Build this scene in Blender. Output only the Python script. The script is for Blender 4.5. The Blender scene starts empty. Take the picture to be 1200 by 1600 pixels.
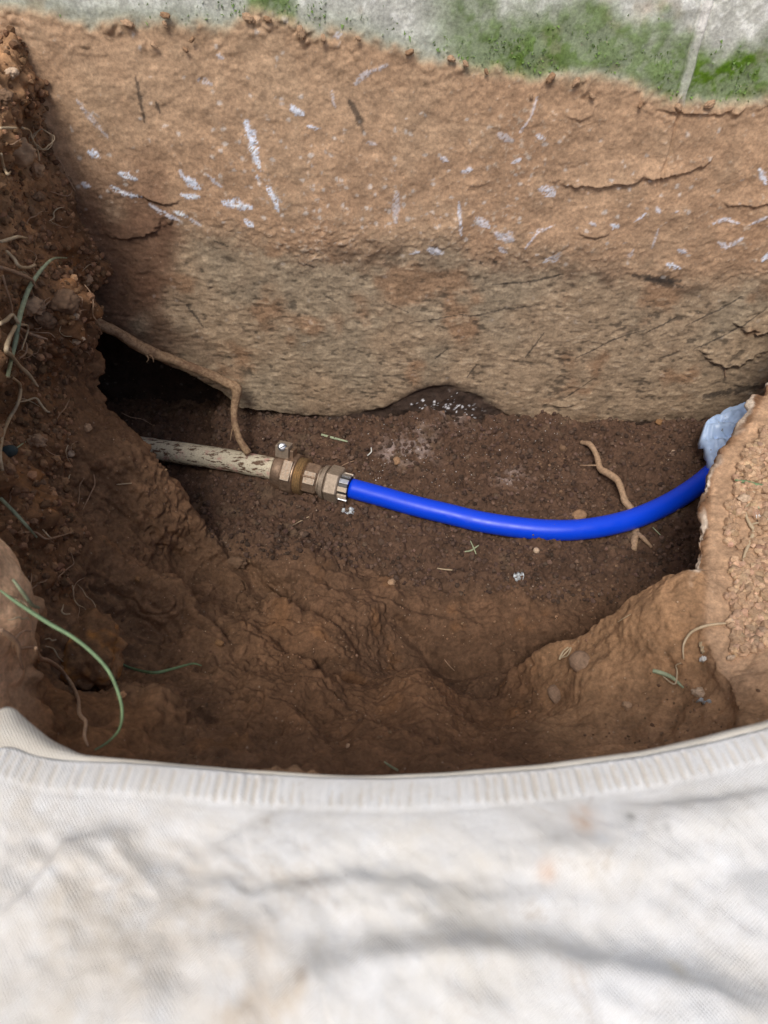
import bpy, math, random
import numpy as np
from mathutils import Vector, Matrix

random.seed(7)
RNG = np.random.default_rng(7)
scene = bpy.context.scene
COL = scene.collection
F32 = np.float32

# ------------------------------------------------------------------ camera
PITCH = math.radians(48.0)
FWD = np.array([0, math.cos(PITCH), -math.sin(PITCH)])
UP = np.array([0, math.sin(PITCH), math.cos(PITCH)])
cam_data = bpy.data.cameras.new("camera")
cam = bpy.data.objects.new("camera", cam_data)
COL.objects.link(cam)
cam.location = (0, 0, 0)
cam.rotation_euler = (math.radians(90) - PITCH, 0, 0)
cam_data.sensor_fit = 'HORIZONTAL'
cam_data.sensor_width = 36
cam_data.lens = 36
cam_data.clip_start = 0.01
cam_data.clip_end = 200
cam_data.dof.use_dof = True
cam_data.dof.focus_distance = 1.08
cam_data.dof.aperture_fstop = 17.0
scene.camera = cam

# ------------------------------------------------------------------ light: bright overcast day
SUN_EL, SUN_AZ = math.radians(56), math.radians(196)   # azimuth from +Y, clockwise (towards +X)
world = bpy.data.worlds.new("World")
scene.world = world
world.use_nodes = True
wn = world.node_tree
bg = wn.nodes['Background']
sky = wn.nodes.new('ShaderNodeTexSky')
sky.sky_type = 'NISHITA'
sky.sun_disc = False
sky.sun_elevation = SUN_EL
sky.sun_rotation = SUN_AZ
sky.air_density = 1.0
sky.dust_density = 4.0
wn.links.new(sky.outputs[0], bg.inputs[0])
bg.inputs[1].default_value = 0.09
sd = bpy.data.lights.new("sun", 'SUN')
sd.energy = 1.5
sd.angle = math.radians(17)
sd.color = (1.0, 0.96, 0.9)
sun = bpy.data.objects.new("sun", sd)
COL.objects.link(sun)
sdir = Vector((math.sin(SUN_AZ) * math.cos(SUN_EL), math.cos(SUN_AZ) * math.cos(SUN_EL), math.sin(SUN_EL)))
sun.rotation_euler = (-sdir).to_track_quat('-Z', 'Y').to_euler()
sun.location = (1, -1, 3)
scene.view_settings.view_transform = 'Standard'
scene.view_settings.look = 'None'
scene.view_settings.exposure = 0.55
scene.view_settings.gamma = 1
scene.view_settings.use_curve_mapping = False

# ------------------------------------------------------------------ geometry of the view (places only)
W = 0.95            # distance of the foundation wall
PZ = -0.835         # height of the pipe's axis

def ray(px, py):
    return np.array([(px - 600) / 1200.0, 0, 0]) + FWD + (800 - py) / 1200.0 * UP
def at_z(px, py, z):
    d = ray(px, py); return d * (z / d[2])
def at_y(px, py, y=W):
    d = ray(px, py); return d * (y / d[1])
def project(P):
    P = np.asarray(P, dtype=np.float64)
    dep = P @ FWD
    return 600 + 1200 * P[:, 0] / dep, 800 - 1200 * (P @ UP) / dep, dep

# ------------------------------------------------------------------ noise
_T = np.random.default_rng(11).random((64, 64, 64)).astype(F32)
def vnoise(p, s, seed=0):
    q = p.astype(F32) * F32(1.0 / s) + F32(seed * 7.31 + 300.5)
    i = np.floor(q).astype(np.int32); f = q - i
    f = f * f * (3 - 2 * f)
    i0 = i & 63; i1 = (i + 1) & 63
    fx, fy, fz = f[..., 0], f[..., 1], f[..., 2]
    x0, y0, z0 = i0[..., 0], i0[..., 1], i0[..., 2]
    x1, y1, z1 = i1[..., 0], i1[..., 1], i1[..., 2]
    a = _T[x0, y0, z0] * (1 - fx) + _T[x1, y0, z0] * fx
    b = _T[x0, y1, z0] * (1 - fx) + _T[x1, y1, z0] * fx
    c = _T[x0, y0, z1] * (1 - fx) + _T[x1, y0, z1] * fx
    d = _T[x0, y1, z1] * (1 - fx) + _T[x1, y1, z1] * fx
    return ((a * (1 - fy) + b * fy) * (1 - fz) + (c * (1 - fy) + d * fy) * fz) * 2 - 1
ROT = np.array([[0.36, 0.48, -0.8], [-0.8, 0.6, 0.0], [0.48, 0.64, 0.6]], dtype=F32)
def fbm(p, s, octv=4, gain=0.5, seed=0):
    r = 0; a = 1.0; t = 0; q = p.astype(F32)
    for k in range(octv):
        r = r + a * vnoise(q, s, seed + k); t += a
        s *= 0.5; a *= gain; q = q @ ROT
    return r / t * 1.6
def ridged(p, s, octv=3, seed=0):
    r = 0; a = 1.0; t = 0; q = p.astype(F32)
    for k in range(octv):
        r = r + a * (1 - np.abs(vnoise(q, s, seed + k)) * 2); t += a
        s *= 0.5; a *= 0.5; q = q @ ROT
    return r / t
def lumps(p, s, seed=0):
    """rounded clods: nearest-point cell distance, 0 at the joints, 1 at the middles"""
    q = p.astype(F32) / F32(s) + F32(seed * 3.7 + 200)
    i = np.floor(q).astype(np.int32)
    d1 = np.full(q.shape[:-1], 9, F32); d2 = d1.copy(); idv = np.zeros_like(d1)
    for dx in (-1, 0, 1):
        for dy in (-1, 0, 1):
            for dz in (-1, 0, 1):
                c = i + np.array([dx, dy, dz], np.int32)
                c6 = c & 63
                x, y, z = c6[..., 0], c6[..., 1], c6[..., 2]
                o0 = _T[x, y, z]; o1 = _T[y, z, x]; o2 = _T[z, x, y]
                d = (c[..., 0] + o0 - q[..., 0]) ** 2 + (c[..., 1] + o1 - q[..., 1]) ** 2 + (c[..., 2] + o2 - q[..., 2]) ** 2
                near = d < d1
                d2 = np.where(near, d1, np.minimum(d2, d))
                idv = np.where(near, o0, idv)
                d1 = np.where(near, d, d1)
    e = np.sqrt(d2) - np.sqrt(d1)
    return np.clip(e * 1.6, 0, 1), idv
def sstep(a, b, x):
    t = np.clip((x - a) / (b - a), 0, 1)
    return t * t * (3 - 2 * t)
def smax(a, b, k):
    h = np.clip(0.5 + 0.5 * (a - b) / k, 0, 1)
    return b * (1 - h) + a * h + k * h * (1 - h)

# ------------------------------------------------------------------ mesh and object helpers
def np_mesh(name, V, Fq, smooth=True, col=None):
    me = bpy.data.meshes.new(name)
    V = np.ascontiguousarray(V, dtype=F32); Fq = np.ascontiguousarray(Fq, dtype=np.int32)
    n = Fq.shape[1]
    me.vertices.add(len(V)); me.vertices.foreach_set('co', V.ravel())
    me.loops.add(Fq.size); me.loops.foreach_set('vertex_index', Fq.ravel())
    me.polygons.add(len(Fq))
    me.polygons.foreach_set('loop_start', np.arange(0, Fq.size, n, dtype=np.int32))
    me.polygons.foreach_set('loop_total', np.full(len(Fq), n, dtype=np.int32))
    me.polygons.foreach_set('use_smooth', np.full(len(Fq), smooth, dtype=bool))
    if col is not None:
        at = me.color_attributes.new('tint', 'FLOAT_COLOR', 'POINT')
        c4 = np.ones((len(V), 4), F32); c4[:, :3] = col
        at.data.foreach_set('color', c4.ravel())
    me.update(calc_edges=True)
    me.validate()
    return me
def obj(name, me, mat, parent=None, label=None, cat=None, group=None, kind=None):
    o = bpy.data.objects.new(name, me)
    COL.objects.link(o)
    if mat is not None:
        me.materials.clear(); me.materials.append(mat)
    if parent is not None: o.parent = parent
    tag(o, label, cat, group, kind)
    return o
def tag(o, label=None, cat=None, group=None, kind=None):
    if label: o['label'] = label
    if cat: o['category'] = cat
    if group: o['group'] = group
    if kind: o['kind'] = kind
def empty(name, loc, label, cat, group=None):
    o = bpy.data.objects.new(name, None)
    COL.objects.link(o); o.location = loc; o.empty_display_size = 0.03
    tag(o, label, cat, group)
    return o
def unparent_keep(o, root):      # part given in world coordinates under a moved root
    o.matrix_parent_inverse = Matrix.Translation(root.location).inverted()

# ------------------------------------------------------------------ materials
def base_mat(name):
    m = bpy.data.materials.new(name); m.use_nodes = True
    nt = m.node_tree; b = nt.nodes['Principled BSDF']
    return m, nt, b
def nd(nt, t, **kw):
    n = nt.nodes.new(t)
    for k, v in kw.items(): setattr(n, k, v)
    return n
def noise_node(nt, scale, detail=4, rough=0.6, coord=None, dist=0.0):
    n = nd(nt, 'ShaderNodeTexNoise')
    n.inputs['Scale'].default_value = scale; n.inputs['Detail'].default_value = detail
    n.inputs['Roughness'].default_value = rough; n.inputs['Distortion'].default_value = dist
    if coord is not None: nt.links.new(coord, n.inputs['Vector'])
    return n
def maprange(nt, src, a, b, c, d):
    n = nd(nt, 'ShaderNodeMapRange')
    nt.links.new(src, n.inputs[0])
    for i, v in enumerate((a, b, c, d)): n.inputs[i + 1].default_value = v
    return n.outputs[0]
def mixmul(nt, colsock, facsock):
    n = nd(nt, 'ShaderNodeMix', data_type='RGBA', blend_type='MULTIPLY')
    n.inputs[0].default_value = 1
    nt.links.new(colsock, n.inputs[6]); nt.links.new(facsock, n.inputs[7])
    return n.outputs[2]
def mixcol(nt, fac, a, b):
    n = nd(nt, 'ShaderNodeMix', data_type='RGBA')
    nt.links.new(fac, n.inputs[0])
    for s, i in ((a, 6), (b, 7)):
        if isinstance(s, tuple): n.inputs[i].default_value = (*s, 1)
        else: nt.links.new(s, n.inputs[i])
    return n.outputs[2]
def bump(nt, b, h, strength, dist, prev=None):
    n = nd(nt, 'ShaderNodeBump')
    n.inputs['Strength'].default_value = strength; n.inputs['Distance'].default_value = dist
    nt.links.new(h, n.inputs['Height'])
    if prev is not None: nt.links.new(prev, n.inputs['Normal'])
    nt.links.new(n.outputs[0], b.inputs['Normal'])
    return n.outputs[0]

def tinted_soil(name, bdist=0.0022, rough=0.93, spec=0.25, fleck=0.72, bscale=120):
    m, nt, b = base_mat(name)
    co = nd(nt, 'ShaderNodeTexCoord').outputs['Object']
    at = nd(nt, 'ShaderNodeAttribute', attribute_name='tint')
    n1 = noise_node(nt, 260, 5, 0.7, co)
    n2 = noise_node(nt, 45, 4, 0.6, co)
    f1 = maprange(nt, n1.outputs[0], 0.25, 0.75, 0.62, 1.38)
    f2 = maprange(nt, n2.outputs[0], 0.3, 0.7, 0.8, 1.2)
    c = mixmul(nt, at.outputs[0], f1); c = mixmul(nt, c, f2)
    # pale grit grains
    vo = nd(nt, 'ShaderNodeTexVoronoi'); vo.inputs['Scale'].default_value = 330
    nt.links.new(co, vo.inputs['Vector'])
    sep = nd(nt, 'ShaderNodeSeparateColor'); nt.links.new(vo.outputs['Color'], sep.inputs[0])
    g = maprange(nt, sep.outputs[0], 0.985, 0.99, 0, 1)
    g2 = maprange(nt, vo.outputs['Distance'], 0.25, 0.4, 1, 0)
    mm = nd(nt, 'ShaderNodeMath', operation='MULTIPLY'); nt.links.new(g, mm.inputs[0]); nt.links.new(g2, mm.inputs[1])
    mm2 = nd(nt, 'ShaderNodeMath', operation='MULTIPLY'); nt.links.new(mm.outputs[0], mm2.inputs[0]); mm2.inputs[1].default_value = fleck
    c = mixcol(nt, mm2.outputs[0], c, (0.5, 0.4, 0.3))
    nt.links.new(c, b.inputs['Base Color'])
    b.inputs['Roughness'].default_value = rough
    b.inputs['Specular IOR Level'].default_value = spec
    n3 = noise_node(nt, bscale, 8, 0.72, co)
    bump(nt, b, n3.outputs[0], 0.9, bdist)
    return m
M_SOIL = tinted_soil('pit_soil_material', fleck=.38)
M_WALL = tinted_soil('wall_soil_material', bdist=0.0013, fleck=0.4, bscale=200)
M_CLOD = tinted_soil('clod_material', bdist=0.0004)

# ------------------------------------------------------------------ surface nets
def surface_nets(f, org, h):
    nx, ny, nz = f.shape
    s = f > 0
    c = s[:-1, :-1, :-1].astype(np.uint8)
    for dx in (0, 1):
        for dy in (0, 1):
            for dz in (0, 1):
                if dx or dy or dz:
                    c = c + s[dx:nx - 1 + dx, dy:ny - 1 + dy, dz:nz - 1 + dz]
    act = np.argwhere((c > 0) & (c < 8))
    idx = np.full((nx - 1, ny - 1, nz - 1), -1, np.int32)
    idx[act[:, 0], act[:, 1], act[:, 2]] = np.arange(len(act))
    acc = np.zeros((len(act), 3)); cnt = np.zeros(len(act))
    cor = [np.array((a, b, d)) for a in (0, 1) for b in (0, 1) for d in (0, 1)]
    val = {tuple(k): f[act[:, 0] + k[0], act[:, 1] + k[1], act[:, 2] + k[2]] for k in cor}
    for k in cor:
        for ax in range(3):
            if k[ax] == 0:
                k2 = k.copy(); k2[ax] = 1
                a = val[tuple(k)]; b = val[tuple(k2)]
                x = (a > 0) != (b > 0)
                t = np.where(x, a / np.where(x, a - b, 1), 0)
                p = np.tile(k.astype(float), (len(act), 1)); p[:, ax] += t
                acc += p * x[:, None]; cnt += x
    V = (act + acc / cnt[:, None]) * h + np.array(org)
    quads = []
    for ax in range(3):
        sl0 = [slice(1, -1)] * 3; sl1 = [slice(1, -1)] * 3
        sl0[ax] = slice(0, -1); sl1[ax] = slice(1, None)
        a = s[tuple(sl0)]; b = s[tuple(sl1)]
        e = np.argwhere(a != b)
        off = np.ones(3, int); off[ax] = 0
        e = e + off
        u, v = [(1, 2), (2, 0), (0, 1)][ax]
        du = np.zeros(3, int); du[u] = 1; dv = np.zeros(3, int); dv[v] = 1
        q = [idx[tuple((e - du - dv).T)], idx[tuple((e - dv).T)], idx[tuple(e.T)], idx[tuple((e - du).T)]]
        q = np.stack(q, 1)
        fl = s[tuple(e.T)]     # solid on the low side: face looks up the axis
        q[~fl] = q[~fl][:, ::-1]
        quads.append(q)
    Q = np.concatenate(quads)
    return V, Q
def subdiv(V, Q):
    n = len(V)
    E = np.concatenate([Q[:, [0, 1]], Q[:, [1, 2]], Q[:, [2, 3]], Q[:, [3, 0]]])
    E.sort(axis=1)
    key = E[:, 0].astype(np.int64) * n + E[:, 1]
    uk, inv = np.unique(key, return_inverse=True)
    em = 0.5 * (V[uk // n] + V[uk % n])
    fc = V[Q].mean(1)
    m = len(Q); inv = inv + n
    e0, e1, e2, e3 = inv[:m], inv[m:2 * m], inv[2 * m:3 * m], inv[3 * m:]
    c = np.arange(m) + n + len(uk)
    Q2 = np.concatenate([np.stack(t, 1) for t in ((Q[:, 0], e0, c, e3), (e0, Q[:, 1], e1, c), (c, e1, Q[:, 2], e2), (e3, c, e2, Q[:, 3]))])
    return np.concatenate([V, em, fc]), Q2
def relax(V, Q, it=1, k=0.5):
    for _ in range(it):
        acc = np.zeros_like(V); cnt = np.zeros(len(V))
        for a, b in ((0, 1), (1, 2), (2, 3), (3, 0)):
            for i, j in ((a, b), (b, a)):
                for ax in range(3):
                    acc[:, ax] += np.bincount(Q[:, i], weights=V[Q[:, j], ax], minlength=len(V))
                cnt += np.bincount(Q[:, i], minlength=len(V))
        V = V * (1 - k) + k * acc / np.maximum(cnt, 1)[:, None]
    return V
def normals(V, Q):
    fn = np.cross(V[Q[:, 2]] - V[Q[:, 0]], V[Q[:, 3]] - V[Q[:, 1]])
    N = np.zeros_like(V)
    for i in range(Q.shape[1]):
        for ax in range(3):
            N[:, ax] += np.bincount(Q[:, i], weights=fn[:, ax], minlength=len(V))
    return N / (np.linalg.norm(N, axis=1, keepdims=True) + 1e-12)

# ------------------------------------------------------------------ the pit: solid earth minus the dug hole
def shelf_edge(y):
    return np.interp(y, [0.2, .396, .497, .596, .648, .754, .85, .95], [.29, .294, .324, .356, .403, .475, .54, .60])
BLOBS = []
for px_, py_, z_, br, ba in ((400, 865, -.835, .045, .022), (350, 850, -.83, .03, .018), (470, 905, -.84, .05, .018), (540, 985, -.82, .05, .022), (430, 1000, -.80, .05, .024), (330, 1000, -.76, .05, .020),
                             (700, 1035, -.835, .055, -.024), (620, 1010, -.84, .04, -.014), (830, 1010, -.835, .05, -.022), (960, 965, -.84, .06, -.022), (560, 1060, -.77, .05, -.014), (640, 1090, -.74, .05, .018),
                             (760, 1090, -.74, .05, -.016), (480, 1110, -.70, .06, .016), (260, 930, -.72, .045, .018), (280, 870, -.76, .04, -.014), (240, 1100, -.60, .05, .016), (340, 1120, -.64, .045, -.016),
                             (1040, 960, -.63, .05, .012), (1040, 1040, -.60, .04, -.010), (920, 1060, -.68, .04, .012), (960, 1110, -.60, .05, -.012), (1150, 1110, -.46, .05, .016), (90, 480, -.5, .05, .025), (60, 620, -.5, .06, -.03), (150, 610, -.6, .05, -.02), (100, 840, -.52, .05, -.02), (190, 780, -.66, .05, -.006)):
    c_ = at_z(px_, py_, z_); BLOBS.append((c_[0], c_[1], c_[2], br, ba))
def earth(x, y, z):
    n1 = fbm(np.stack([x, y, z], -1), 0.16, 3, 0.55, 3)
    # floor
    zf = -0.85 + 0.022 * sstep(0.86, 0.95, y) + 0.010 * fbm(np.stack([x, y, 0 * z], -1), 0.11, 3, 0.5, 20)
    zf = zf + 0.022 * np.exp(-((x + .13) ** 2 / .0035 + (y - .655) ** 2 / .0010)) + 0.02 * np.exp(-((x + .01) ** 2 / .006 + (y - .60) ** 2 / .0012))
    zf = zf + 0.015 * sstep(.60, .56, y) - 0.012 * np.exp(-((x - .2) ** 2 / .01 + (y - .53) ** 2 / .0008))
    fl = zf - z
    # left bank
    xf = np.interp(y, [.1, .3, .5, .614, .727, .80, .87, .95], [-.14, -.14, -.14, -.155, -.27, -.365, -.405, -.41])
    xt = np.interp(y, [.05, .12, .23, .33, .4, .5, .7, .95], [-.15, -.175, -.235, -.300, -.325, -.355, -.395, -.40])
    t = np.clip((z + .85) / .30, 0, 1)
    steep = sstep(.60, .70, y)
    xl = xf + (xt - xf) * ((1 - (1 - t) ** 2.1) * (1 - steep) + steep * t ** 1.2) - .035 * steep * sstep(-.79, -.84, z)
    xl = xl + .018 * np.sin(y * 38 + 1.2) * sstep(.45, .55, y) * (1 - t)
    left = (xl - x) * 0.85 + 0.020 * n1
    # near bank
    yf = np.interp(x, [-.4, -.13, 0, .1, .2, .3], [.62, .57, .52, .50, .47, .38])
    t = np.clip((z + .85) / .47, 0, 1)
    yn = yf + (0.155 - yf) * (1 - (1 - t) ** 1.5)
    near = (yn - y) * 0.8 + 0.018 * n1
    # right mound below the shelf
    zm = np.interp(x, [.06, .10, .133, .167, .21, .257, .30, .4], [-.90, -.845, -.80, -.75, -.715, -.665, -.615, -.60]) + np.clip(.36 - y, 0, 1) * .35 + 0.012 * n1
    yb = .465 + np.clip(zm - z, 0, .3) * .25
    mound = np.minimum((zm - z) * .75, yb - y)
    f = smax(smax(fl, near, .035), left, .018)
    f = smax(f, mound, .025)
    for bx, by, bz, br, ba in BLOBS:
        f = f + 1.9 * ba * np.exp(-(((x - bx) ** 2 + (y - by) ** 2 + (z - bz) ** 2) / (br * br)))
    # shelf with an undercut, ragged lip
    pxy = np.stack([x, y, 0 * z], -1)
    zs = -0.6 + (x - .35) * .10 + np.clip(.36 - y, 0, 1) * .35 + .006 * fbm(pxy, .09, 3, .5, 31) + 0.03 * sstep(.70, .95, y)
    d = zs - z
    ed = shelf_edge(y) + .010 * fbm(pxy, .05, 3, .6, 9)
    u = np.clip((d - .014) * 1.6, 0, .13) * sstep(.36, .46, y)
    shelf = np.minimum(d, x - ed - u)
    shelf = shelf - 0.4 * np.clip(.003 - np.abs(d), 0, 1)
    f = np.maximum(f, shelf)
    # cavity where the old pipe leaves
    yc = .775 - .045 * sstep(-.69, -.75, z) + np.clip(z + .73, -.2, .2) * .87 - np.clip(-.74 - z, 0, .2) * .35
    cav = np.minimum(np.minimum(y - yc, -.585 - z + .015 * n1), np.minimum(-.28 - x, z + .868 - .0))
    cav = np.minimum(cav, x + .66)
    f = np.where(x < -.25, -smax(-f, cav, .02), f)
    # ground surface
    bl = 1 - np.sqrt(((x + .325) / .085) ** 2 + ((y - .275) / .085) ** 2 + ((z + .41) / .10) ** 2) + .25 * n1
    f = smax(f, bl * .07, .03)
    zg = -0.31 - 0.03 * sstep(-.2, .4, x) - 0.065 * sstep(.235, .185, y) + 0.03 * sstep(.4, .9, y) * sstep(0, -.35, x) + .010 * n1
    return -smax(-f, z - zg, .02)
h = 0.0036
org = np.array([-.72, .02, -.93]); dims = np.array([1.47, 1.04, .70])
n = np.ceil(dims / h).astype(int)
FLD = np.empty(tuple(n), F32)
yy = (org[1] + np.arange(n[1]) * h).astype(F32); zz = (org[2] + np.arange(n[2]) * h).astype(F32)
# evaluate on a grid twice as coarse and interpolate: the field is smooth
hc = h * 2
nc = n // 2 + 2
gx = (org[0] + np.arange(nc[0]) * hc).astype(F32); gy = (org[1] + np.arange(nc[1]) * hc).astype(F32); gz = (org[2] + np.arange(nc[2]) * hc).astype(F32)
GX, GY, GZ = np.meshgrid(gx, gy, gz, indexing='ij')
C = earth(GX, GY, GZ).astype(F32)
for ax in range(3):
    a = np.take(C, range(C.shape[ax] - 1), ax); b = np.take(C, range(1, C.shape[ax]), ax)
    st = np.stack([a, (a + b) / 2], ax + 1)
    sh = list(a.shape); sh[ax] *= 2
    C = st.reshape(sh)
FLD = C[:n[0], :n[1], :n[2]]
V, Q = surface_nets(FLD, org, h)
V = relax(V, Q, 2)
V, Q = subdiv(V, Q)
V = relax(V, Q, 1, .4)
N = normals(V, Q)
print('terrain', len(V), len(Q))
x, y, z = V[:, 0], V[:, 1], V[:, 2]
w_floor = sstep(.62, .70, y + .05 * sstep(-.1, .1, x) + .02 * fbm(V, .08, 2, .5, 40)) * sstep(-.76, -.80, z)
on_shelf = sstep(.0, .01, x - shelf_edge(y)) * sstep(-.64, -.615, z) * sstep(.30, .36, y)
w_left = sstep(-.10, -.20, x) * sstep(-.68, -.56, z + .05 * fbm(V, .07, 3, .55, 41))
w_mound = sstep(.12, .18, x) * (1 - on_shelf) * sstep(.52, .46, y)
big = fbm(V, .06, 3, .55, 5)
rdg = ridged(V * np.array([1, 1, .6]), .055, 3, 6)
cl1, id1 = lumps(V + .004 * np.stack([vnoise(V, .02, 50), vnoise(V, .02, 51), vnoise(V, .02, 52)], 1), .020, 1)
cl2, id2 = lumps(V, .0095, 2)
fine = fbm(V, .012, 3, .6, 8)
vfine = fbm(V, .005, 2, .6, 13)
patch = sstep(-.1, .35, fbm(V, .07, 2, .5, 60))
disp = .006 * big
disp += w_floor * (.009 * cl1 * patch + .0055 * cl2 * sstep(-.5, .2, fbm(V, .04, 2, .5, 64)) + .0045 * fine + .0022 * vfine + .004 * fbm(V, .03, 3, .6, 65))
lump_near = sstep(.44, .38, y) * sstep(-.50, -.44, z)
disp += w_left * (1 - .7 * lump_near) * (.010 * rdg + .012 * fbm(V, .035, 3, .55, 63) + .011 * cl1 * sstep(.0, .4, fbm(V, .06, 2, .5, 61)) + .004 * cl2 * patch + .003 * fine)
sm = (1 - w_floor) * (1 - w_left) * (1 - on_shelf)
# smooth dug clay: terraced scoops and cracks
cr = np.abs(fbm(V * np.array([1, 1.6, 1.6]), .10, 3, .55, 70))
disp += sm * (1 - .45 * w_mound) * (.0085 * fbm(V * np.array([.8, 1.1, 1.1]), .045, 4, .52, 12) - .0045 * sstep(.05, 0, cr) * sstep(0, .4, fbm(V, .12, 2, .5, 66)) * (1 - w_mound) + .0030 * fine + .0016 * vfine + .002 * cl2 * sstep(.1, .5, fbm(V, .05, 3, .6, 72)))
dirs = np.stack([(x * .7 - z * .7) * .30, y * 1.0 + x * .35, (x * .7 + z * .7) * 1.0], 1)
disp += sm * sstep(-.02, -.12, x) * (.0075 * fbm(dirs, .020, 4, .55, 73) - .005 * sstep(.12, 0, np.abs(fbm(dirs, .05, 3, .55, 74))))
def gouge(pts, zl, wd, dep, bul):
    L = [at_z(a, b, zl)[:2] for a, b in pts]
    best = np.full(len(V), 9.0); sg = np.ones(len(V)); tt = np.zeros(len(V))
    qx = np.stack([x + .006 * vnoise(V, .03, 75) + .002 * fine, y + .006 * vnoise(V, .03, 76) + .002 * fine], 1)
    for i, (a, b) in enumerate(zip(L[:-1], L[1:])):
        d = b - a; t = np.clip(((qx - a) @ d) / (d @ d), 0, 1); r = qx - a - t[:, None] * d
        dist = np.hypot(r[:, 0], r[:, 1]); m = dist < best
        best = np.where(m, dist, best); sg = np.where(m, np.sign(d[0] * r[:, 1] - d[1] * r[:, 0]), sg); tt = np.where(m, (i + t) / (len(L) - 1), tt)
    e = np.sin(np.clip(tt, 0.02, .98) * math.pi) ** .6
    sb = best * sg
    return e * (-dep * np.exp(-(best / wd) ** 2) + bul * np.where(sb < 0, np.exp(-((best - wd * 2.2) / (wd * 2.2)) ** 2), 0))
near_pit = (z < -.66)
disp += near_pit * gouge([(320, 815), (350, 860), (400, 915), (450, 950), (510, 985), (580, 1050)], -.83, .009, .016, .010)
disp += near_pit * gouge([(590, 945), (640, 985), (700, 1030), (780, 1035), (870, 1003), (960, 968)], -.84, .011, .018, .008)
disp += near_pit * gouge([(450, 900), (520, 925), (580, 930), (640, 950), (720, 960)], -.84, .007, .008, .006)
disp += near_pit * gouge([(380, 990), (450, 1015), (520, 1060), (580, 1075)], -.79, .008, .010, .008)
disp += near_pit * gouge([(270, 850), (300, 930), (360, 1000), (370, 1060)], -.76, .008, .010, .008)
disp += sm * .003 * cl1 * sstep(.15, .5, fbm(V, .09, 2, .5, 62))
disp += on_shelf * (.0012 * fine + .0008 * vfine + (.0018 * cl2 + .0022 * fbm(V, .014, 3, .6, 67)) * sstep(.03, .07, x - shelf_edge(y)))
V = V + N * disp[:, None]
# colours of the dry clay
def hitless(a, b): return at_z(a, b, -.835)
def c3(*a): return np.array(a, F32)
def lerp(a, b, w): return a * (1 - w[:, None]) + b * w[:, None]
t1 = fbm(V, .09, 3, .55, 80) * .5 + .5
A = np.tile(c3(.165, .094, .054), (len(V), 1))
A = lerp(A, c3(.115, .070, .044), np.clip(t1, 0, 1) * .8)                                     # browner patches
A = lerp(A, c3(.088, .051, .034), w_floor * .88)                                             # damp dark floor, darkened further with the pit's shade put into the colour
A = lerp(A, c3(.14, .095, .062), w_floor * sstep(.35, .8, fbm(V, .05, 3, .6, 81)) * .6)
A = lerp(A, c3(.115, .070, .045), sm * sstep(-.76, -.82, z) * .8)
A = lerp(A, c3(.205, .112, .058), w_left * .8)
A = lerp(A, c3(.27, .13, .05), (w_left + .4 * sm) * sstep(.45, .9, fbm(V, .045, 3, .6, 82)) * .6)   # ochre patches
A = lerp(A, c3(.07, .045, .03), w_left * sstep(.45, .8, fbm(V, .05, 3, .6, 83)) * .6)
A = lerp(A, c3(.33, .21, .125), w_mound * sstep(-.80, -.70, z) * .85)
A = lerp(A, c3(.45, .29, .18), on_shelf * .95)
A = lerp(A, c3(.46, .30, .18), sstep(-.50, -.38, z) * .9 * (1 - .5 * sstep(.45, .6, y)))                                   # dry topsoil near ground level, colour also raised to look skylit
zs_ = -0.6 + (x - .35) * .10
lip = sstep(.012, .002, np.abs(x - shelf_edge(y) - .0) ) * sstep(-.645, -.62, z) * sstep(.34, .42, y)
rim = sstep(.013, .0, np.abs(x - shelf_edge(y) + .002 + .004 * big)) * sstep(-.66, -.64, z) * sstep(.40, .43, y) * sstep(.93, .7, N[:, 2] + .22 * fbm(V, .02, 3, .6, 90))
A = lerp(A, c3(.66, .60, .53), np.clip(rim * 1.2 * sstep(-.5, .3, fbm(V, .03, 3, .6, 91)), 0, .9))
for px_, py_, r_ in ((650, 698, .030), (610, 702, .018), (800, 740, .022), (700, 650, .03)):
    c_ = hitless(px_, py_)
    A = lerp(A, c3(.34, .27, .245), np.exp(-((x - c_[0]) ** 2 + (y - c_[1]) ** 2) / r_ ** 2) * sstep(-.1, .5, fine + .4 * vfine) * .7)
A = lerp(A, c3(.64, .45, .31), w_left * lump_near * .85)  # near lump painted brighter, skylight put into its colour
A = A * (1 + (c3(1.07, .99, .90) - 1) * np.maximum(sm, w_left)[:, None])
A = lerp(A, c3(.215, .125, .07), sm * sstep(-.08, -.2, x) * .5)
A *= (1 + .22 * (id2 - .5) + .18 * (id1 - .5) + .12 * fine)[:, None]
A = np.clip(A, .01, .9)
terrain = obj('pit_soil', np_mesh('pit_soil', V, Q, True, A), M_SOIL, kind='structure')
TV, TN = V, N
TPX, TPY, TD = project(V)

# ground beyond the pit
gm, gnt, gb = base_mat('ground_material')
gn = noise_node(gnt, 14, 6, .65, nd(gnt, 'ShaderNodeTexCoord').outputs['Object'])
gnt.links.new(mixcol(gnt, gn.outputs[0], (.2, .12, .07), (.10, .13, .04)), gb.inputs['Base Color'])
gb.inputs['Roughness'].default_value = 1
bump(gnt, gb, gn.outputs[0], 1, .02)
G = []
x0, x1, y0, y1, R = -.71, .73, .03, .95, 40
for a in ((-R, -R, R, y0), (-R, y0, x0, y1), (x1, y0, R, y1)):
    G.append(a)
gv = []; gf = []
for a in G:
    k = len(gv); gv += [(a[0], a[1], -.33), (a[2], a[1], -.33), (a[2], a[3], -.33), (a[0], a[3], -.33)]; gf.append((k, k + 1, k + 2, k + 3))
me = np_mesh('ground', np.array(gv), np.array(gf), False)
obj('ground', me, gm, kind='structure')

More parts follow.
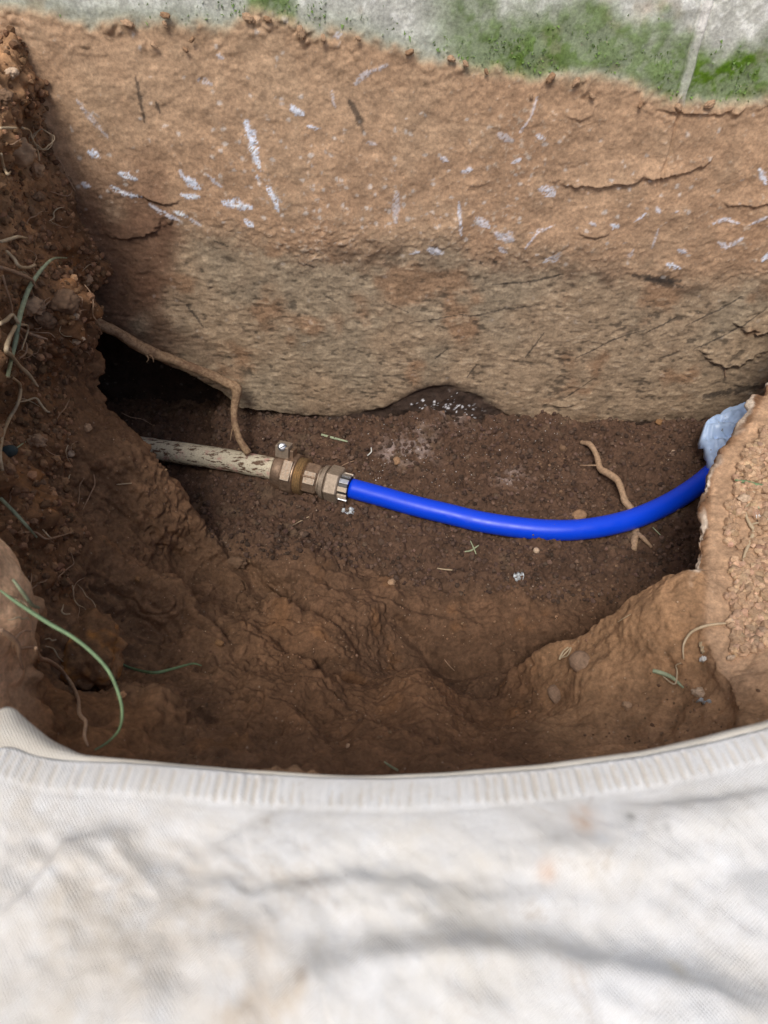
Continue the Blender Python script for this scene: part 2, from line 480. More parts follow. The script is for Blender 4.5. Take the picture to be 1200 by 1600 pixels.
# ------------------------------------------------------------------ nearest visible soil point along a pixel's ray
def hit(px, py, rad=4.0):
    m = (np.abs(TPX - px) < rad) & (np.abs(TPY - py) < rad) & (TD > 0)
    w = at_y(px, py, W)
    dw = float(w @ FWD)
    if m.any():
        d = TD[m]
        i = np.argmin(d)
        near = d < d[i] + .01
        dd = float(d[near].mean())
        if dd < dw:
            return ray(px, py) * dd
    return w

# ------------------------------------------------------------------ foundation wall
def wz(py): return float(at_y(600, py)[2])
def contour(pts):
    P = [at_y(a, b) for a, b in pts]
    X = np.array([p[0] for p in P]); Z = np.array([p[2] for p in P]); o = np.argsort(X)
    return X[o], Z[o]
def seg_mask(X, Z, pts, w, nz, wob=.6):
    """soft mask of a stroke given in picture points, measured on the wall"""
    P = [at_y(a, b) for a, b in pts]
    best = np.full(X.shape, 9.0); nseg = len(P) - 1
    for si, (a, b) in enumerate(zip(P[:-1], P[1:])):
        ax, az, bx, bz = a[0], a[2], b[0], b[2]
        dx, dz = bx - ax, bz - az
        t = np.clip(((X - ax) * dx + (Z - az) * dz) / (dx * dx + dz * dz + 1e-12), 0, 1)
        tp = (si + t) / nseg
        best = np.minimum(best, np.hypot(X - ax - t * dx, Z - az - t * dz) / (.45 + .75 * np.sin(math.pi * np.clip(tp * .85 + .1, 0, 1))))
    return sstep(w * 1.1, w * .5, best + w * wob * nz)

STROKES = [  # white scrape marks: points, half width in pixels
    ([(122, 155), (140, 178), (168, 212)], 4), ([(190, 268), (214, 277)], 6), ([(140, 236), (158, 244)], 5), ([(130, 285), (140, 290)], 4),
    ([(175, 290), (195, 301), (222, 305)], 5), ([(235, 318), (250, 328), (280, 343)], 4), ([(275, 330), (292, 336)], 6), ([(298, 341), (312, 350)], 4),
    ([(352, 314), (392, 322)], 8), ([(385, 344), (396, 352)], 6), ([(386, 190), (392, 210), (398, 235), (406, 260)], 8), ([(402, 272), (405, 278)], 4),
    ([(420, 290), (428, 305), (436, 326)], 5), ([(290, 278), (312, 292)], 7), ([(282, 266), (286, 276)], 4), ([(286, 304), (312, 306)], 5),
    ([(326, 272), (346, 290)], 4), ([(455, 165), (475, 178)], 5), ([(555, 130), (575, 112), (605, 100)], 4), ([(518, 142), (524, 168)], 3),
    ([(620, 300), (618, 345)], 6), ([(716, 312), (720, 365)], 3), ([(722, 266), (738, 262)], 5), ([(845, 290), (865, 302)], 8), ([(745, 342), (762, 352)], 7),
    ([(775, 362), (800, 372)], 9), ([(780, 385), (790, 392)], 5), ([(820, 385), (840, 360), (866, 350)], 3), ([(865, 408), (872, 396)], 5), ([(838, 150), (828, 180), (812, 204)], 3),
    ([(780, 207), (800, 217)], 6), ([(838, 208), (850, 215)], 4), ([(990, 345), (1008, 330)], 3), ([(1112, 348), (1130, 340), (1152, 346)], 3), ([(1120, 375), (1135, 384), (1158, 370)], 5),
    ([(1165, 350), (1200, 334)], 3), ([(1185, 262), (1195, 285)], 5), ([(1040, 410), (1062, 418)], 4), ([(1190, 405), (1200, 392)], 4), ([(1018, 386), (1028, 356)], 2),
    ([(982, 402), (988, 388)], 4), ([(1060, 388), (1070, 392)], 5), ([(955, 348), (965, 352)], 5), ([(1030, 330), (1025, 322)], 4), ([(670, 388), (690, 394)], 6), ([(850, 408), (862, 400)], 4),
    ([(460, 170), (468, 172)], 6), ([(340, 85), (350, 90)], 3), ([(527, 52), (528, 58)], 6), ([(310, 124), (330, 130)], 5), ([(575, 222), (588, 224)], 3), ([(480, 195), (500, 200)], 3),
    ([(800, 250), (812, 246)], 4), ([(690, 245), (700, 250)], 4), ([(640, 395), (655, 392)], 3), ([(920, 345), (930, 350)], 3), ([(1050, 330), (1058, 326)], 3)]
DARKS = [  # thin dark root hairs and smears
    ([(735, 495), (790, 482), (835, 478)], 1.6), ([(640, 505), (720, 492), (760, 495)], 1.3), ([(770, 445), (830, 440), (880, 428)], 2), ([(1070, 510), (1120, 485), (1160, 462)], 1.8),
    ([(1010, 520), (1060, 495)], 1.3), ([(900, 560), (960, 530), (1010, 515)], 1.3), ([(1085, 545), (1140, 520), (1200, 480)], 1.5), ([(880, 625), (930, 590)], 1.2), ([(820, 560), (850, 520)], 1.4),
    ([(990, 430), (1062, 440)], 5), ([(1010, 436), (1066, 448)], 6), ([(335, 376), (356, 384)], 2), ([(476, 410), (490, 416)], 2), ([(505, 460), (525, 472)], 1.5), ([(545, 158), (560, 180), (568, 205)], 5),
    ([(750, 408), (753, 412)], 4), ([(772, 408), (776, 412)], 4), ([(600, 470), (640, 488)], 1.3), ([(1030, 560), (1060, 550)], 2), ([(680, 560), (700, 545)], 1.5), ([(730, 590), (745, 570)], 1.5),
    ([(212, 118), (220, 150), (226, 190)], 3), ([(245, 160), (250, 175)], 3), ([(1100, 620), (1200, 600)], 8), ([(290, 475), (318, 512)], 2.2)]
BASE = contour([(-60, 470), (60, 480), (170, 522), (225, 556), (300, 590), (345, 612), (375, 640), (450, 648), (520, 650), (600, 640), (650, 613), (700, 603), (750, 620), (790, 650), (850, 663), (950, 662), (1100, 655), (1250, 640), (1500, 640)])
TOPL = contour([(-200, 15), (0, 12), (80, 22), (200, 34), (300, 40), (400, 28), (480, 40), (560, 50), (620, 70), (660, 88), (720, 102), (780, 105), (850, 118), (930, 120), (990, 135), (1065, 152), (1120, 158), (1200, 148), (1500, 150)])
MIDL = contour([(-100, 300), (150, 330), (230, 345), (300, 365), (400, 385), (480, 405), (600, 400), (700, 400), (780, 412), (860, 415), (960, 430), (1060, 445), (1200, 445), (1500, 450)])

def wall_patch(xa, xb, za, zb, hx):
    nx = int((xb - xa) / hx) + 1; nz = int((zb - za) / hx) + 1
    X, Z = np.meshgrid(np.linspace(xa, xb, nx), np.linspace(za, zb, nz), indexing='ij')
    P = np.stack([X, 0 * X, Z], -1).reshape(-1, 3)
    X = X.ravel(); Z = Z.ravel()
    wv = fbm(P, .05, 3, .6, 100)
    fn = fbm(P, .010, 3, .6, 101)
    fibre = fbm(P @ np.array([[.98, 0, .12], [0, 1, 0], [-.12, 0, .98]], F32) * np.array([.6, 1, 1.25]), .0062, 2, .7, 102)
    nz_ = fbm(P, .006, 3, .7, 103)
    zb_ = np.interp(X, *BASE) + .006 * wv + .002 * fn
    zt_ = np.interp(X, *TOPL) + .010 * wv + .004 * fn
    zm_ = np.interp(X, *MIDL) + .014 * wv + .006 * fibre
    soil = sstep(.006, -.006, Z - zt_)                 # below the ground line
    low = sstep(.045, -.030, Z - zm_ + .012 * nz_)                  # rough stained band under the clay coat
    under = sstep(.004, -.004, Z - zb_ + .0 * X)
    deep = sstep(-.16, -.21, X)
    big_ = fbm(P, .12, 3, .5, 104)
    slab = sstep(.1, .16, fbm(P * np.array([.8, 1, 1.5]), .10, 3, .5, 105))     # clay flakes with an edge
    y_ = -(soil * (1 - low)) * (.0030 + .003 * big_ + .0006 * slab + .0007 * fn + .0007 * nz_ + .002 * wv)
    cl, idc = lumps(P, .014, 7)
    crumb = soil * sstep(-.045, -.005, Z - zt_)
    y_ -= crumb * .006 * cl * sstep(-.1, .5, fbm(P, .035, 3, .6, 116))
    y_ -= low * (.0007 * fibre + .0004 * fn + .0018 * wv + .0008 * fbm(P, .02, 3, .6, 113))
    y_ -= (1 - soil) * (.0006 * fn + .002 * wv)
    # dug clay scoops
    def lump(px, py, rx, rz, a, tilt=0.0):
        c = at_y(px, py); dx = X - c[0]; dz = Z - c[2]
        u = dx * math.cos(tilt) + dz * math.sin(tilt); v = -dx * math.sin(tilt) + dz * math.cos(tilt)
        d = (u / rx) ** 2 + (v / rz) ** 2 + .35 * fn
        d = d + .35 * wv + .25 * nz_
        t = np.clip(.5 - .5 * v / rz, 0, 1.2)
        return a * .72 * sstep(1.0, .70, d) * (.08 + .75 * t * t)
    for a in ((960, 270, .075, .016, .012, .1), (1050, 255, .05, .014, .008, .25), (930, 355, .022, .014, .006, 0), (1150, 545, .05, .03, .014, -.1), (1190, 500, .04, .02, .014, 0),
              (885, 630, .022, .008, .004, .2), (240, 300, .03, .012, .008, -.3), (215, 345, .05, .02, .010, .3), (905, 172, .018, .010, .005, 0), (740, 278, .02, .01, .003, 0), (1180, 305, .04, .012, .008, .1),
              (1100, 165, .05, .008, .008, 0)):
        y_ -= lump(*a)
    y_ += under * (.0035 + .09 * deep) + under * .006 * fbm(P, .04, 3, .6, 115)
    # joint between the two panels
    jd = np.abs(X - (.345 + .002 * wv))
    j = sstep(.0065, .004, jd)
    y_ += (1 - soil) * sstep(.009, .0065, jd) * (1 - j) * .003
    y_ -= (1 - soil) * j * .002
    y_ += soil * (1 - low) * sstep(.0035, .001, np.abs(X - .345 - .012 * (Z + .34) - .004 * wv)) * sstep(-.46, -.42, Z) * .003
    # colours
    n = len(X)
    A = np.tile(c3(.47, .315, .20), (n, 1))
    A = lerp(A, c3(.37, .225, .135), np.clip(big_ * .5 + .4, 0, 1) * .7)
    A = lerp(A, c3(.47, .325, .21), sstep(.1, .7, wv) * .6)
    A = lerp(A, c3(.60, .50, .40), sstep(.62, .95, nz_ + .4 * big_) * .55)
    L = np.tile(c3(.36, .265, .175), (n, 1))
    L = lerp(L, c3(.33, .265, .185), sstep(-.1, .5, big_) * .8)
    L = lerp(L, c3(.30, .175, .10), sstep(.25, .7, fbm(P, .07, 3, .6, 106)) * .7)
    L = lerp(L, c3(.05, .042, .035), sstep(.6, 1.0, -fibre - .5 * wv) * .6)
    L = lerp(L, c3(.48, .38, .27), sstep(.5, .9, fibre) * .4)
    edge = np.exp(-((Z - zm_) / .016) ** 2)
    L = lerp(L, c3(.08, .06, .045), edge * sstep(.0, .5, fbm(P, .03, 3, .65, 107)) * .8)
    A = lerp(A, L, low)
    # soil-stained left end and foot of the wall
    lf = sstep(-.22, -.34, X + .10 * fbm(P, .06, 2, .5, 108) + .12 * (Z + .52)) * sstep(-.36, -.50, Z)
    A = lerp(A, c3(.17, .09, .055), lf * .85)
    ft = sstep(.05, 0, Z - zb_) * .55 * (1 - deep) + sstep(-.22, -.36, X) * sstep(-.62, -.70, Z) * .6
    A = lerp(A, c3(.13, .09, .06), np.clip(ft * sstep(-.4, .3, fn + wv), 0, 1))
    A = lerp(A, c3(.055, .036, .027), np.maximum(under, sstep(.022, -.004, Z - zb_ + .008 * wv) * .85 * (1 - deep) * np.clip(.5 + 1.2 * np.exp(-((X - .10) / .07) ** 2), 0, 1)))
    # concrete above the ground
    Cc = np.tile(c3(.56, .57, .52), (n, 1))
    Cc = lerp(Cc, c3(.72, .73, .69), sstep(.0, .5, fn))
    Cc = lerp(Cc, c3(.50, .36, .24), sstep(.35, .8, fbm(P, .04, 3, .6, 109)) * .5)
    Cc = lerp(Cc, c3(.72, .71, .67), j)
    ms = (Z - zt_ - .012) / .045
    mk = sstep(.02, .10, X) * sstep(1.3, .3, np.abs(ms - .35) + .5 * fbm(P, .03, 3, .6, 110))
    mk = np.maximum(mk, sstep(.035, .02, np.abs(X + .12)) * sstep(.025, .005, Z - zt_ - .01))
    mk = np.maximum(mk * (.95 + .2 * big_), .40 * sstep(.03, .0, Z - zt_))
    Cc = lerp(Cc, c3(.12, .195, .045), mk * (.75 + .25 * sstep(-.3, .3, fn)) * (1 - .5 * j))
    A = lerp(Cc, A, soil)
    A = lerp(A, c3(.30, .24, .16), sstep(.012, .0, np.abs(Z - zt_)) * .5)
    for k, (pts, w) in enumerate(STROKES):
        p0 = at_y(*pts[0]); r = .09
        m = (np.abs(X - p0[0]) < r) & (np.abs(Z - p0[2]) < r)
        if m.any():
            hw = w * .85 / 1200 * float(np.linalg.norm(p0))
            s_ = seg_mask(X[m], Z[m], pts, hw, nz_[m] + .5 * fn[m], .75)
            s_ = s_ * sstep(-.9, -.1, nz_[m] + .45 * np.random.default_rng(k).normal(size=m.sum()))
            A[m] = lerp(A[m], c3(.76, .81, .93), s_ * (1.0 if (w >= 5 and k < 20) or k in (36, 37, 38, 42) else .40 + .35 * ((k * 7919) % 10) / 9))
            y_[m] -= s_ * .0006
    for pts, w in DARKS:
        p0 = at_y(*pts[0]); r = .16
        m = (np.abs(X - p0[0]) < r) & (np.abs(Z - p0[2]) < r)
        if m.any():
            s_ = seg_mask(X[m], Z[m], pts, w * .9 / 1200 * float(np.linalg.norm(p0)), nz_[m], .8)
            A[m] = lerp(A[m], c3(.045, .038, .033), s_ * .75)
    # small pale dust flecks
    fl_, idf = lumps(P, .0060, 17)
    dens = .015 + .08 * np.exp(-(((X - .12) / .25) ** 2 + ((Z + .46) / .06) ** 2)) + .10 * np.exp(-(((X + .15) / .15) ** 2 + ((Z + .42) / .06) ** 2))
    A = lerp(A, c3(.66, .62, .58), (idf < dens * (1 + wv)).astype(F32) * sstep(.1, .6, fl_) * soil * (1 - .7 * low) * .6)
    # black specks on the rough band
    A = lerp(A, c3(.05, .042, .036), ((idf > .93 - .05 * big_) & (fl_ > .15)).astype(F32) * low * soil * .28)
    # lime specks at the foot
    cs = at_y(705, 640)
    sp, ids = lumps(P, .0045, 9)
    dd = np.exp(-(((X - cs[0]) / .045) ** 2 + ((Z - cs[2]) / .016) ** 2))
    A = lerp(A, c3(.75, .76, .8), (ids < .45 * dd).astype(F32) * sstep(.2, .5, sp))
    A *= (1 + .10 * fn + .12 * np.clip(fibre, -1, 1) * low)[:, None]
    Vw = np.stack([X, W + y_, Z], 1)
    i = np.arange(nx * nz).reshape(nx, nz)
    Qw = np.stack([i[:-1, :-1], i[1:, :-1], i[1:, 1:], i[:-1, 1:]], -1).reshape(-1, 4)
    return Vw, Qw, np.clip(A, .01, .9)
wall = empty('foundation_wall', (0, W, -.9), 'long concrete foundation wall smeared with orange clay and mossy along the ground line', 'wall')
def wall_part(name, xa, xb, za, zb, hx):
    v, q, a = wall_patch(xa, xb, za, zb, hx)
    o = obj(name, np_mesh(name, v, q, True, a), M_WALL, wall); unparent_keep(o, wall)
    return o
JX = .345
wall_part('concrete_panel', -.72, JX, -.90, -.16, .0017)
wall_part('concrete_panel', JX, .72, -.90, -.16, .0017)
# upper, unseen part of the same wall
bm_m, bnt, bb = base_mat('upper_wall_material')
bnz = noise_node(bnt, 30, 6, .6, nd(bnt, 'ShaderNodeTexCoord').outputs['Object'])
bnt.links.new(mixcol(bnt, bnz.outputs[0], (.5, .5, .46), (.66, .66, .63)), bb.inputs['Base Color'])
bb.inputs['Roughness'].default_value = .95
def box_mesh(name, x0, x1, y0, y1, z0, z1):
    v = np.array([(a, b, c) for a in (x0, x1) for b in (y0, y1) for c in (z0, z1)])
    f = np.array([(0, 1, 3, 2), (4, 6, 7, 5), (0, 4, 5, 1), (2, 3, 7, 6), (0, 2, 6, 4), (1, 5, 7, 3)])
    return np_mesh(name, v, f, False)
for nm, a in (('upper_course', (-3, 3, W + .001, W + .2, -.16, .45)), ('end_panel', (-3, -.72, W + .001, W + .2, -.95, -.16)), ('end_panel', (.72, 3, W + .001, W + .2, -.95, -.16)), ('core', (-.72, .72, W + .14, W + .2, -.95, -.16))):
    o = obj(nm, box_mesh(nm, *a), bm_m, wall); unparent_keep(o, wall)

# ------------------------------------------------------------------ swept tubes
def catmull(P, n=8):
    P = [np.array(p, float) for p in P]
    P = [2 * P[0] - P[1]] + P + [2 * P[-1] - P[-2]]
    out = []
    for i in range(1, len(P) - 2):
        for k in range(n):
            t = k / n
            a, b, c, d = P[i - 1], P[i], P[i + 1], P[i + 2]
            out.append(.5 * ((2 * b) + (-a + c) * t + (2 * a - 5 * b + 4 * c - d) * t * t + (-a + 3 * b - 3 * c + d) * t ** 3))
    out.append(P[-2])
    return np.array(out)
def sweep(path, rad, sides=12, flat=1.0, rough=0.0, seed=0, cap=True, upv=None):
    path = np.asarray(path, float); m = len(path)
    rad = np.broadcast_to(np.asarray(rad, float), (m,))
    T = np.gradient(path, axis=0); T /= np.linalg.norm(T, axis=1, keepdims=True) + 1e-12
    u = np.array(upv if upv is not None else (0, 0, 1.0)); u = u - T[0] * (u @ T[0]); u /= np.linalg.norm(u)
    V = []
    ang = np.arange(sides) / sides * 2 * math.pi
    for i in range(m):
        u = u - T[i] * (u @ T[i]); u /= np.linalg.norm(u) + 1e-12
        w = np.cross(T[i], u)
        V.append(path[i] + rad[i] * (np.cos(ang)[:, None] * w + flat * np.sin(ang)[:, None] * u))
    V = np.array(V).reshape(-1, 3)
    if rough > 0:
        c = np.repeat(path, sides, axis=0)
        nn = fbm(V, float(rad.mean()) * 1.6, 3, .6, 200 + seed) + .5 * vnoise(V * np.array([1, 1, 1]), float(rad.mean()) * .5, 210 + seed)
        V = c + (V - c) * (1 + rough * nn)[:, None]
    Qs = []
    for i in range(m - 1):
        for k in range(sides):
            a = i * sides + k; b = i * sides + (k + 1) % sides
            Qs.append((a, b, b + sides, a + sides))
    if cap:
        for i, s in ((0, -1), (m - 1, 1)):
            c = len(V); V = np.vstack([V, path[i]])
            for k in range(sides):
                a = i * sides + k; b = i * sides + (k + 1) % sides
                Qs.append((b, a, c, c) if s < 0 else (a, b, c, c))
    return V, Qs
def poly_mesh(name, V, F, smooth=True):
    me = bpy.data.meshes.new(name)
    F = [tuple(dict.fromkeys(f)) for f in F]
    me.from_pydata([tuple(v) for v in V], [], F)
    me.polygons.foreach_set('use_smooth', np.full(len(me.polygons), smooth, dtype=bool))
    me.update()
    return me
def join_vf(parts):
    V = []; F = []
    for v, f in parts:
        k = len(V); V += [tuple(p) for p in v]; F += [tuple(i + k for i in q) for q in f]
    return V, F

# ------------------------------------------------------------------ pipes
def simple(name, colr, rough=.5, metal=0.0, nscale=0, namp=.3, bd=0, spec=.5):
    m, nt, b = base_mat(name)
    b.inputs['Base Color'].default_value = (*colr, 1)
    b.inputs['Roughness'].default_value = rough; b.inputs['Metallic'].default_value = metal
    b.inputs['Specular IOR Level'].default_value = spec
    if nscale:
        co = nd(nt, 'ShaderNodeTexCoord').outputs['Object']
        n1 = noise_node(nt, nscale, 5, .65, co)
        f = maprange(nt, n1.outputs[0], .3, .7, 1 - namp, 1 + namp)
        rgb = nd(nt, 'ShaderNodeRGB'); rgb.outputs[0].default_value = (*colr, 1)
        nt.links.new(mixmul(nt, rgb.outputs[0], f), b.inputs['Base Color'])
        if bd: bump(nt, b, n1.outputs[0], .8, bd)
    return m
# blue plastic with a little dust and scuffs
M_BLUE, nt, b = base_mat('blue_plastic')
co = nd(nt, 'ShaderNodeTexCoord').outputs['Object']
n1 = noise_node(nt, 60, 6, .7, co); n2 = noise_node(nt, 420, 3, .6, co)
f = maprange(nt, n1.outputs[0], .60, .80, 0, .22)
c = mixcol(nt, f, (.0008, .060, .80), (.07, .12, .40))
f = maprange(nt, n2.outputs[0], .70, .76, 0, .45)
c = mixcol(nt, f, c, (.35, .33, .38))
n5 = noise_node(nt, 28, 7, .75, co)
c = mixcol(nt, maprange(nt, n5.outputs[0], .60, .72, 0, .38), c, (.10, .075, .10))
nt.links.new(c, b.inputs['Base Color'])
nt.links.new(maprange(nt, n1.outputs[0], .3, .7, .30, .48), b.inputs['Roughness'])
bump(nt, b, n1.outputs[0], .3, .0006)
# old service pipe: chipped whitish coat over brown, pink blotches
M_OLD, nt, b = base_mat('old_pipe_coat')
co = nd(nt, 'ShaderNodeTexCoord').outputs['Object']
mp = nd(nt, 'ShaderNodeMapping'); nt.links.new(co, mp.inputs[0]); mp.inputs['Scale'].default_value = (.35, 1, 1); mp.inputs['Rotation'].default_value = (0, 0, .15)
n1 = noise_node(nt, 170, 6, .7, mp.outputs[0]); n2 = noise_node(nt, 60, 4, .6, co); n3 = noise_node(nt, 500, 3, .6, co)
c = mixcol(nt, maprange(nt, n3.outputs[0], .35, .65, 0, 1), (.66, .60, .46), (.50, .44, .32))
c = mixcol(nt, maprange(nt, n2.outputs[0], .56, .66, 0, .7), c, (.52, .24, .22))
mskn = maprange(nt, n1.outputs[0], .53, .57, 0, 1)
c = mixcol(nt, mskn, c, (.13, .075, .045))
nt.links.new(c, b.inputs['Base Color']); b.inputs['Roughness'].default_value = .8
inv = nd(nt, 'ShaderNodeMath', operation='SUBTRACT'); inv.inputs[0].default_value = 1; nt.links.new(mskn, inv.inputs[1])
bump(nt, b, inv.outputs[0], .6, .0006)
M_BRONZE = simple('dull_bronze', (.32, .225, .16), .48, .75, 240, .35, .0004)
M_BRONZE2 = simple('pale_bronze', (.36, .29, .225), .55, .5, 260, .25, .0003)
M_GOLD = simple('brass_thread', (.52, .39, .23), .42, .7, 300, .3)
M_STEEL = simple('steel_screw', (.62, .64, .68), .3, .9, 300, .15)
M_DARK = simple('dark_grip', (.03, .028, .027), .5)
M_BONE = simple('pale_grip', (.55, .46, .36), .6, 0, 300, .2)

R_P = 0.0152
bp = [(549, 763), (600, 777), (650, 791), (700, 803), (750, 815), (800, 823), (850, 828), (900, 828), (950, 821), (1000, 807), (1050, 784), (1090, 758), (1120, 733), (1170, 690), (1230, 640)]
bpath = catmull([at_z(a, b_, PZ) for a, b_ in bp], 12)
v, q = sweep(bpath, R_P, 40, rough=.006, seed=9)
blue = obj('blue_pipe', poly_mesh('blue_pipe', v, q), M_BLUE, label='smooth bright blue plastic water pipe curving across the pit floor', cat='pipe')
fit0 = at_z(432, 734, PZ + .001); fit1 = at_z(556, 765, PZ)
op = [fit0 + (fit1 - fit0) * .10, at_z(400, 727, PZ + .001), at_z(320, 713, PZ), at_z(240, 702, PZ - .002), at_z(190, 695, PZ - .004), at_z(110, 684, PZ - .01)]
v, q = sweep(catmull(op, 14), .0172, 32, rough=.035, seed=3)
obj('old_pipe', poly_mesh('old_pipe', v, q), M_OLD, label='old pipe with chipped cream coating running under the left bank', cat='pipe')

# ---- compression coupling, built along its own axis (local X), then placed
AX = Vector(fit1 - fit0); LEN = AX.length
fitting = empty('pipe_coupling', fit0, 'bronze compression coupling with hex nuts joining the old pipe to the blue pipe', 'pipe fitting')
fitting.rotation_euler = AX.to_track_quat('X', 'Z').to_euler()
K = LEN / 128.0    # one picture pixel along the axis
def lathe(prof, seg=40, a0=0.0):
    """prof: list of (x, r) in pixels of the axis"""
    V = []; F = []
    ang = [2 * math.pi * k / seg + a0 for k in range(seg)]
    for xx, r in prof:
        for a in ang: V.append((xx * K, r * K * math.cos(a), r * K * math.sin(a)))
    for i in range(len(prof) - 1):
        for k in range(seg):
            k2 = (k + 1) % seg
            F.append((i * seg + k, i * seg + k2, (i + 1) * seg + k2, (i + 1) * seg + k))
    F.append(tuple(range(seg))); F.append(tuple(reversed(range((len(prof) - 1) * seg, len(prof) * seg))))
    return V, F
def fpart(name, vf, mat, smooth=False, parent=fitting, bev=0.0):
    o = obj(name, poly_mesh(name, vf[0], vf[1], smooth), mat, parent)
    if bev:
        m = o.modifiers.new('bevel', 'BEVEL'); m.width = bev; m.segments = 2; m.limit_method = 'ANGLE'; m.angle_limit = math.radians(35)
    return o
def shade_auto(o, ang=40):
    for p in o.data.polygons: p.use_smooth = True
    m = o.modifiers.new('edges', 'EDGE_SPLIT'); m.split_angle = math.radians(ang)
def vfbox(cx, cy, cz, sx, sy, sz, rot=None):
    pts = [(cx + a * sx / 2, cy + b_ * sy / 2, cz + c_ * sz / 2) for a in (-1, 1) for b_ in (-1, 1) for c_ in (-1, 1)]
    if rot is not None: pts = [tuple(rot @ Vector(p)) for p in pts]
    return pts, [(0, 1, 3, 2), (4, 6, 7, 5), (0, 4, 5, 1), (2, 3, 7, 6), (0, 2, 6, 4), (1, 5, 7, 3)]
o = fpart('collar', lathe([(0, 17), (0, 26), (2, 28), (12, 28.5), (20, 28.5), (24, 31), (36, 31), (37, 27), (37, 17)]), M_BRONZE, True, bev=.0006); shade_auto(o)
# eight-sided shoulder of the clamp
o = fpart('shoulder', lathe([(15, 26), (17, 32), (33, 32.5), (36, 29)], 8, math.radians(10)), M_BRONZE, bev=.0009)
V8 = []; 
parts = []
for k in range(9):
    x_ = 36.5 + k * 1.5
    parts.append((x_, 25.5 if k % 2 else 28.5))
o = fpart('threaded_ring', lathe([(36, 18)] + parts + [(49.5, 18)], 48), M_GOLD, True); shade_auto(o, 50)
o = fpart('hex_body', lathe([(48, 20), (49, 23.5), (51, 25.5), (70, 25.5), (72, 23.5), (73, 20)], 6, math.radians(8)), M_BRONZE, bev=.0009)
o = fpart('washer_ring', lathe([(72, 16), (72, 21), (74, 21), (74.5, 19), (76, 19), (77, 25), (83, 26), (84, 16)], 48), M_BRONZE2, True); shade_auto(o, 35)
o = fpart('hex_nut', lathe([(83, 20), (84, 25.5), (86, 28.5), (103, 28.5), (105, 26.5), (106, 18)], 6, math.radians(-16)), M_BRONZE2, bev=.001)
# split grip ring between nut and blue pipe
o = fpart('grip_ring', lathe([(104, 15), (104, 19), (118, 18.3), (119, 16)], 40), M_DARK, True); shade_auto(o, 50)
for k in range(10):
    a = 2 * math.pi * k / 10 + .35
    rot = Matrix.Rotation(a, 3, 'X')
    fpart('grip_tooth', vfbox(112.5 * K, 0, 19.2 * K, 14 * K, 7.0 * K, 3.4 * K, rot), M_BONE if k % 3 else M_STEEL, bev=.0004)
# raised plaques with worn casting letters (too worn to read)
def plaque(x0, x1, ang, r, w):
    rot = Matrix.Rotation(ang, 3, 'X')
    p = fpart('raised_plaque', vfbox((x0 + x1) / 2 * K, 0, r * K, (x1 - x0) * K, w * K, 4 * K, rot), M_BRONZE2, bev=.0006)
    bits = []
    rr = random.Random(int(x0))
    ny = int(w / 4.2)
    for i in range(ny):
        for j in range(2):
            for s in range(2):
                bits.append(vfbox((x0 + 4 + j * (x1 - x0 - 8) + rr.uniform(-1, 1)) * K, (-w / 2 + 3 + i * 4.2 + s * 1.6) * K, (r + 2.1) * K, rr.uniform(2, 4.5) * K, .9 * K, 1.0 * K, rot))
    fpart('worn_lettering', join_vf(bits), M_BRONZE, parent=p)
plaque(20, 34, math.radians(38), 31.5, 30)
plaque(52, 70, math.radians(42), 22.5, 19)
# clamp ear with its screw
rot = Matrix.Rotation(math.radians(-14), 3, 'X')
ear = fpart('clamp_ear', vfbox(12 * K, 0, 38 * K, 21 * K, 18 * K, 20 * K, rot), M_BRONZE2, bev=.0012)
EAR = None
rot2 = Matrix.Rotation(math.radians(-62), 3, 'X')
fpart('clamp_ear', vfbox(26 * K, 0 * K, 35 * K, 6 * K, 16 * K, 14 * K, Matrix.Rotation(math.radians(-18), 3, 'X')), M_BRONZE, bev=.0008)

# ------------------------------------------------------------------ roots
M_ROOT, nt, b = base_mat('root_bark')
co = nd(nt, 'ShaderNodeTexCoord').outputs['Object']
n1 = noise_node(nt, 220, 6, .7, co); n2 = noise_node(nt, 50, 3, .6, co)
c = mixcol(nt, maprange(nt, n1.outputs[0], .35, .65, 0, 1), (.17, .10, .055), (.40, .27, .16))
c = mixcol(nt, maprange(nt, n2.outputs[0], .55, .65, 0, .6), c, (.14, .07, .04))
nt.links.new(c, b.inputs['Base Color']); b.inputs['Roughness'].default_value = .85
bump(nt, b, n1.outputs[0], 1, .0012)
M_ROOT_PALE = simple('pale_root', (.36, .24, .15), .8, 0, 260, .35, .0004)
M_ROOT_THIN = simple('thin_root', (.34, .22, .14), .8, 0, 200, .3)
M_STRAW = simple('straw', (.46, .36, .235), .6, 0, 200, .2)
M_GRASS = simple('grass_blade', (.15, .23, .11), .6, 0, 160, .3)
M_GRASS_OLD = simple('faded_grass', (.33, .38, .24), .6, 0, 160, .3)

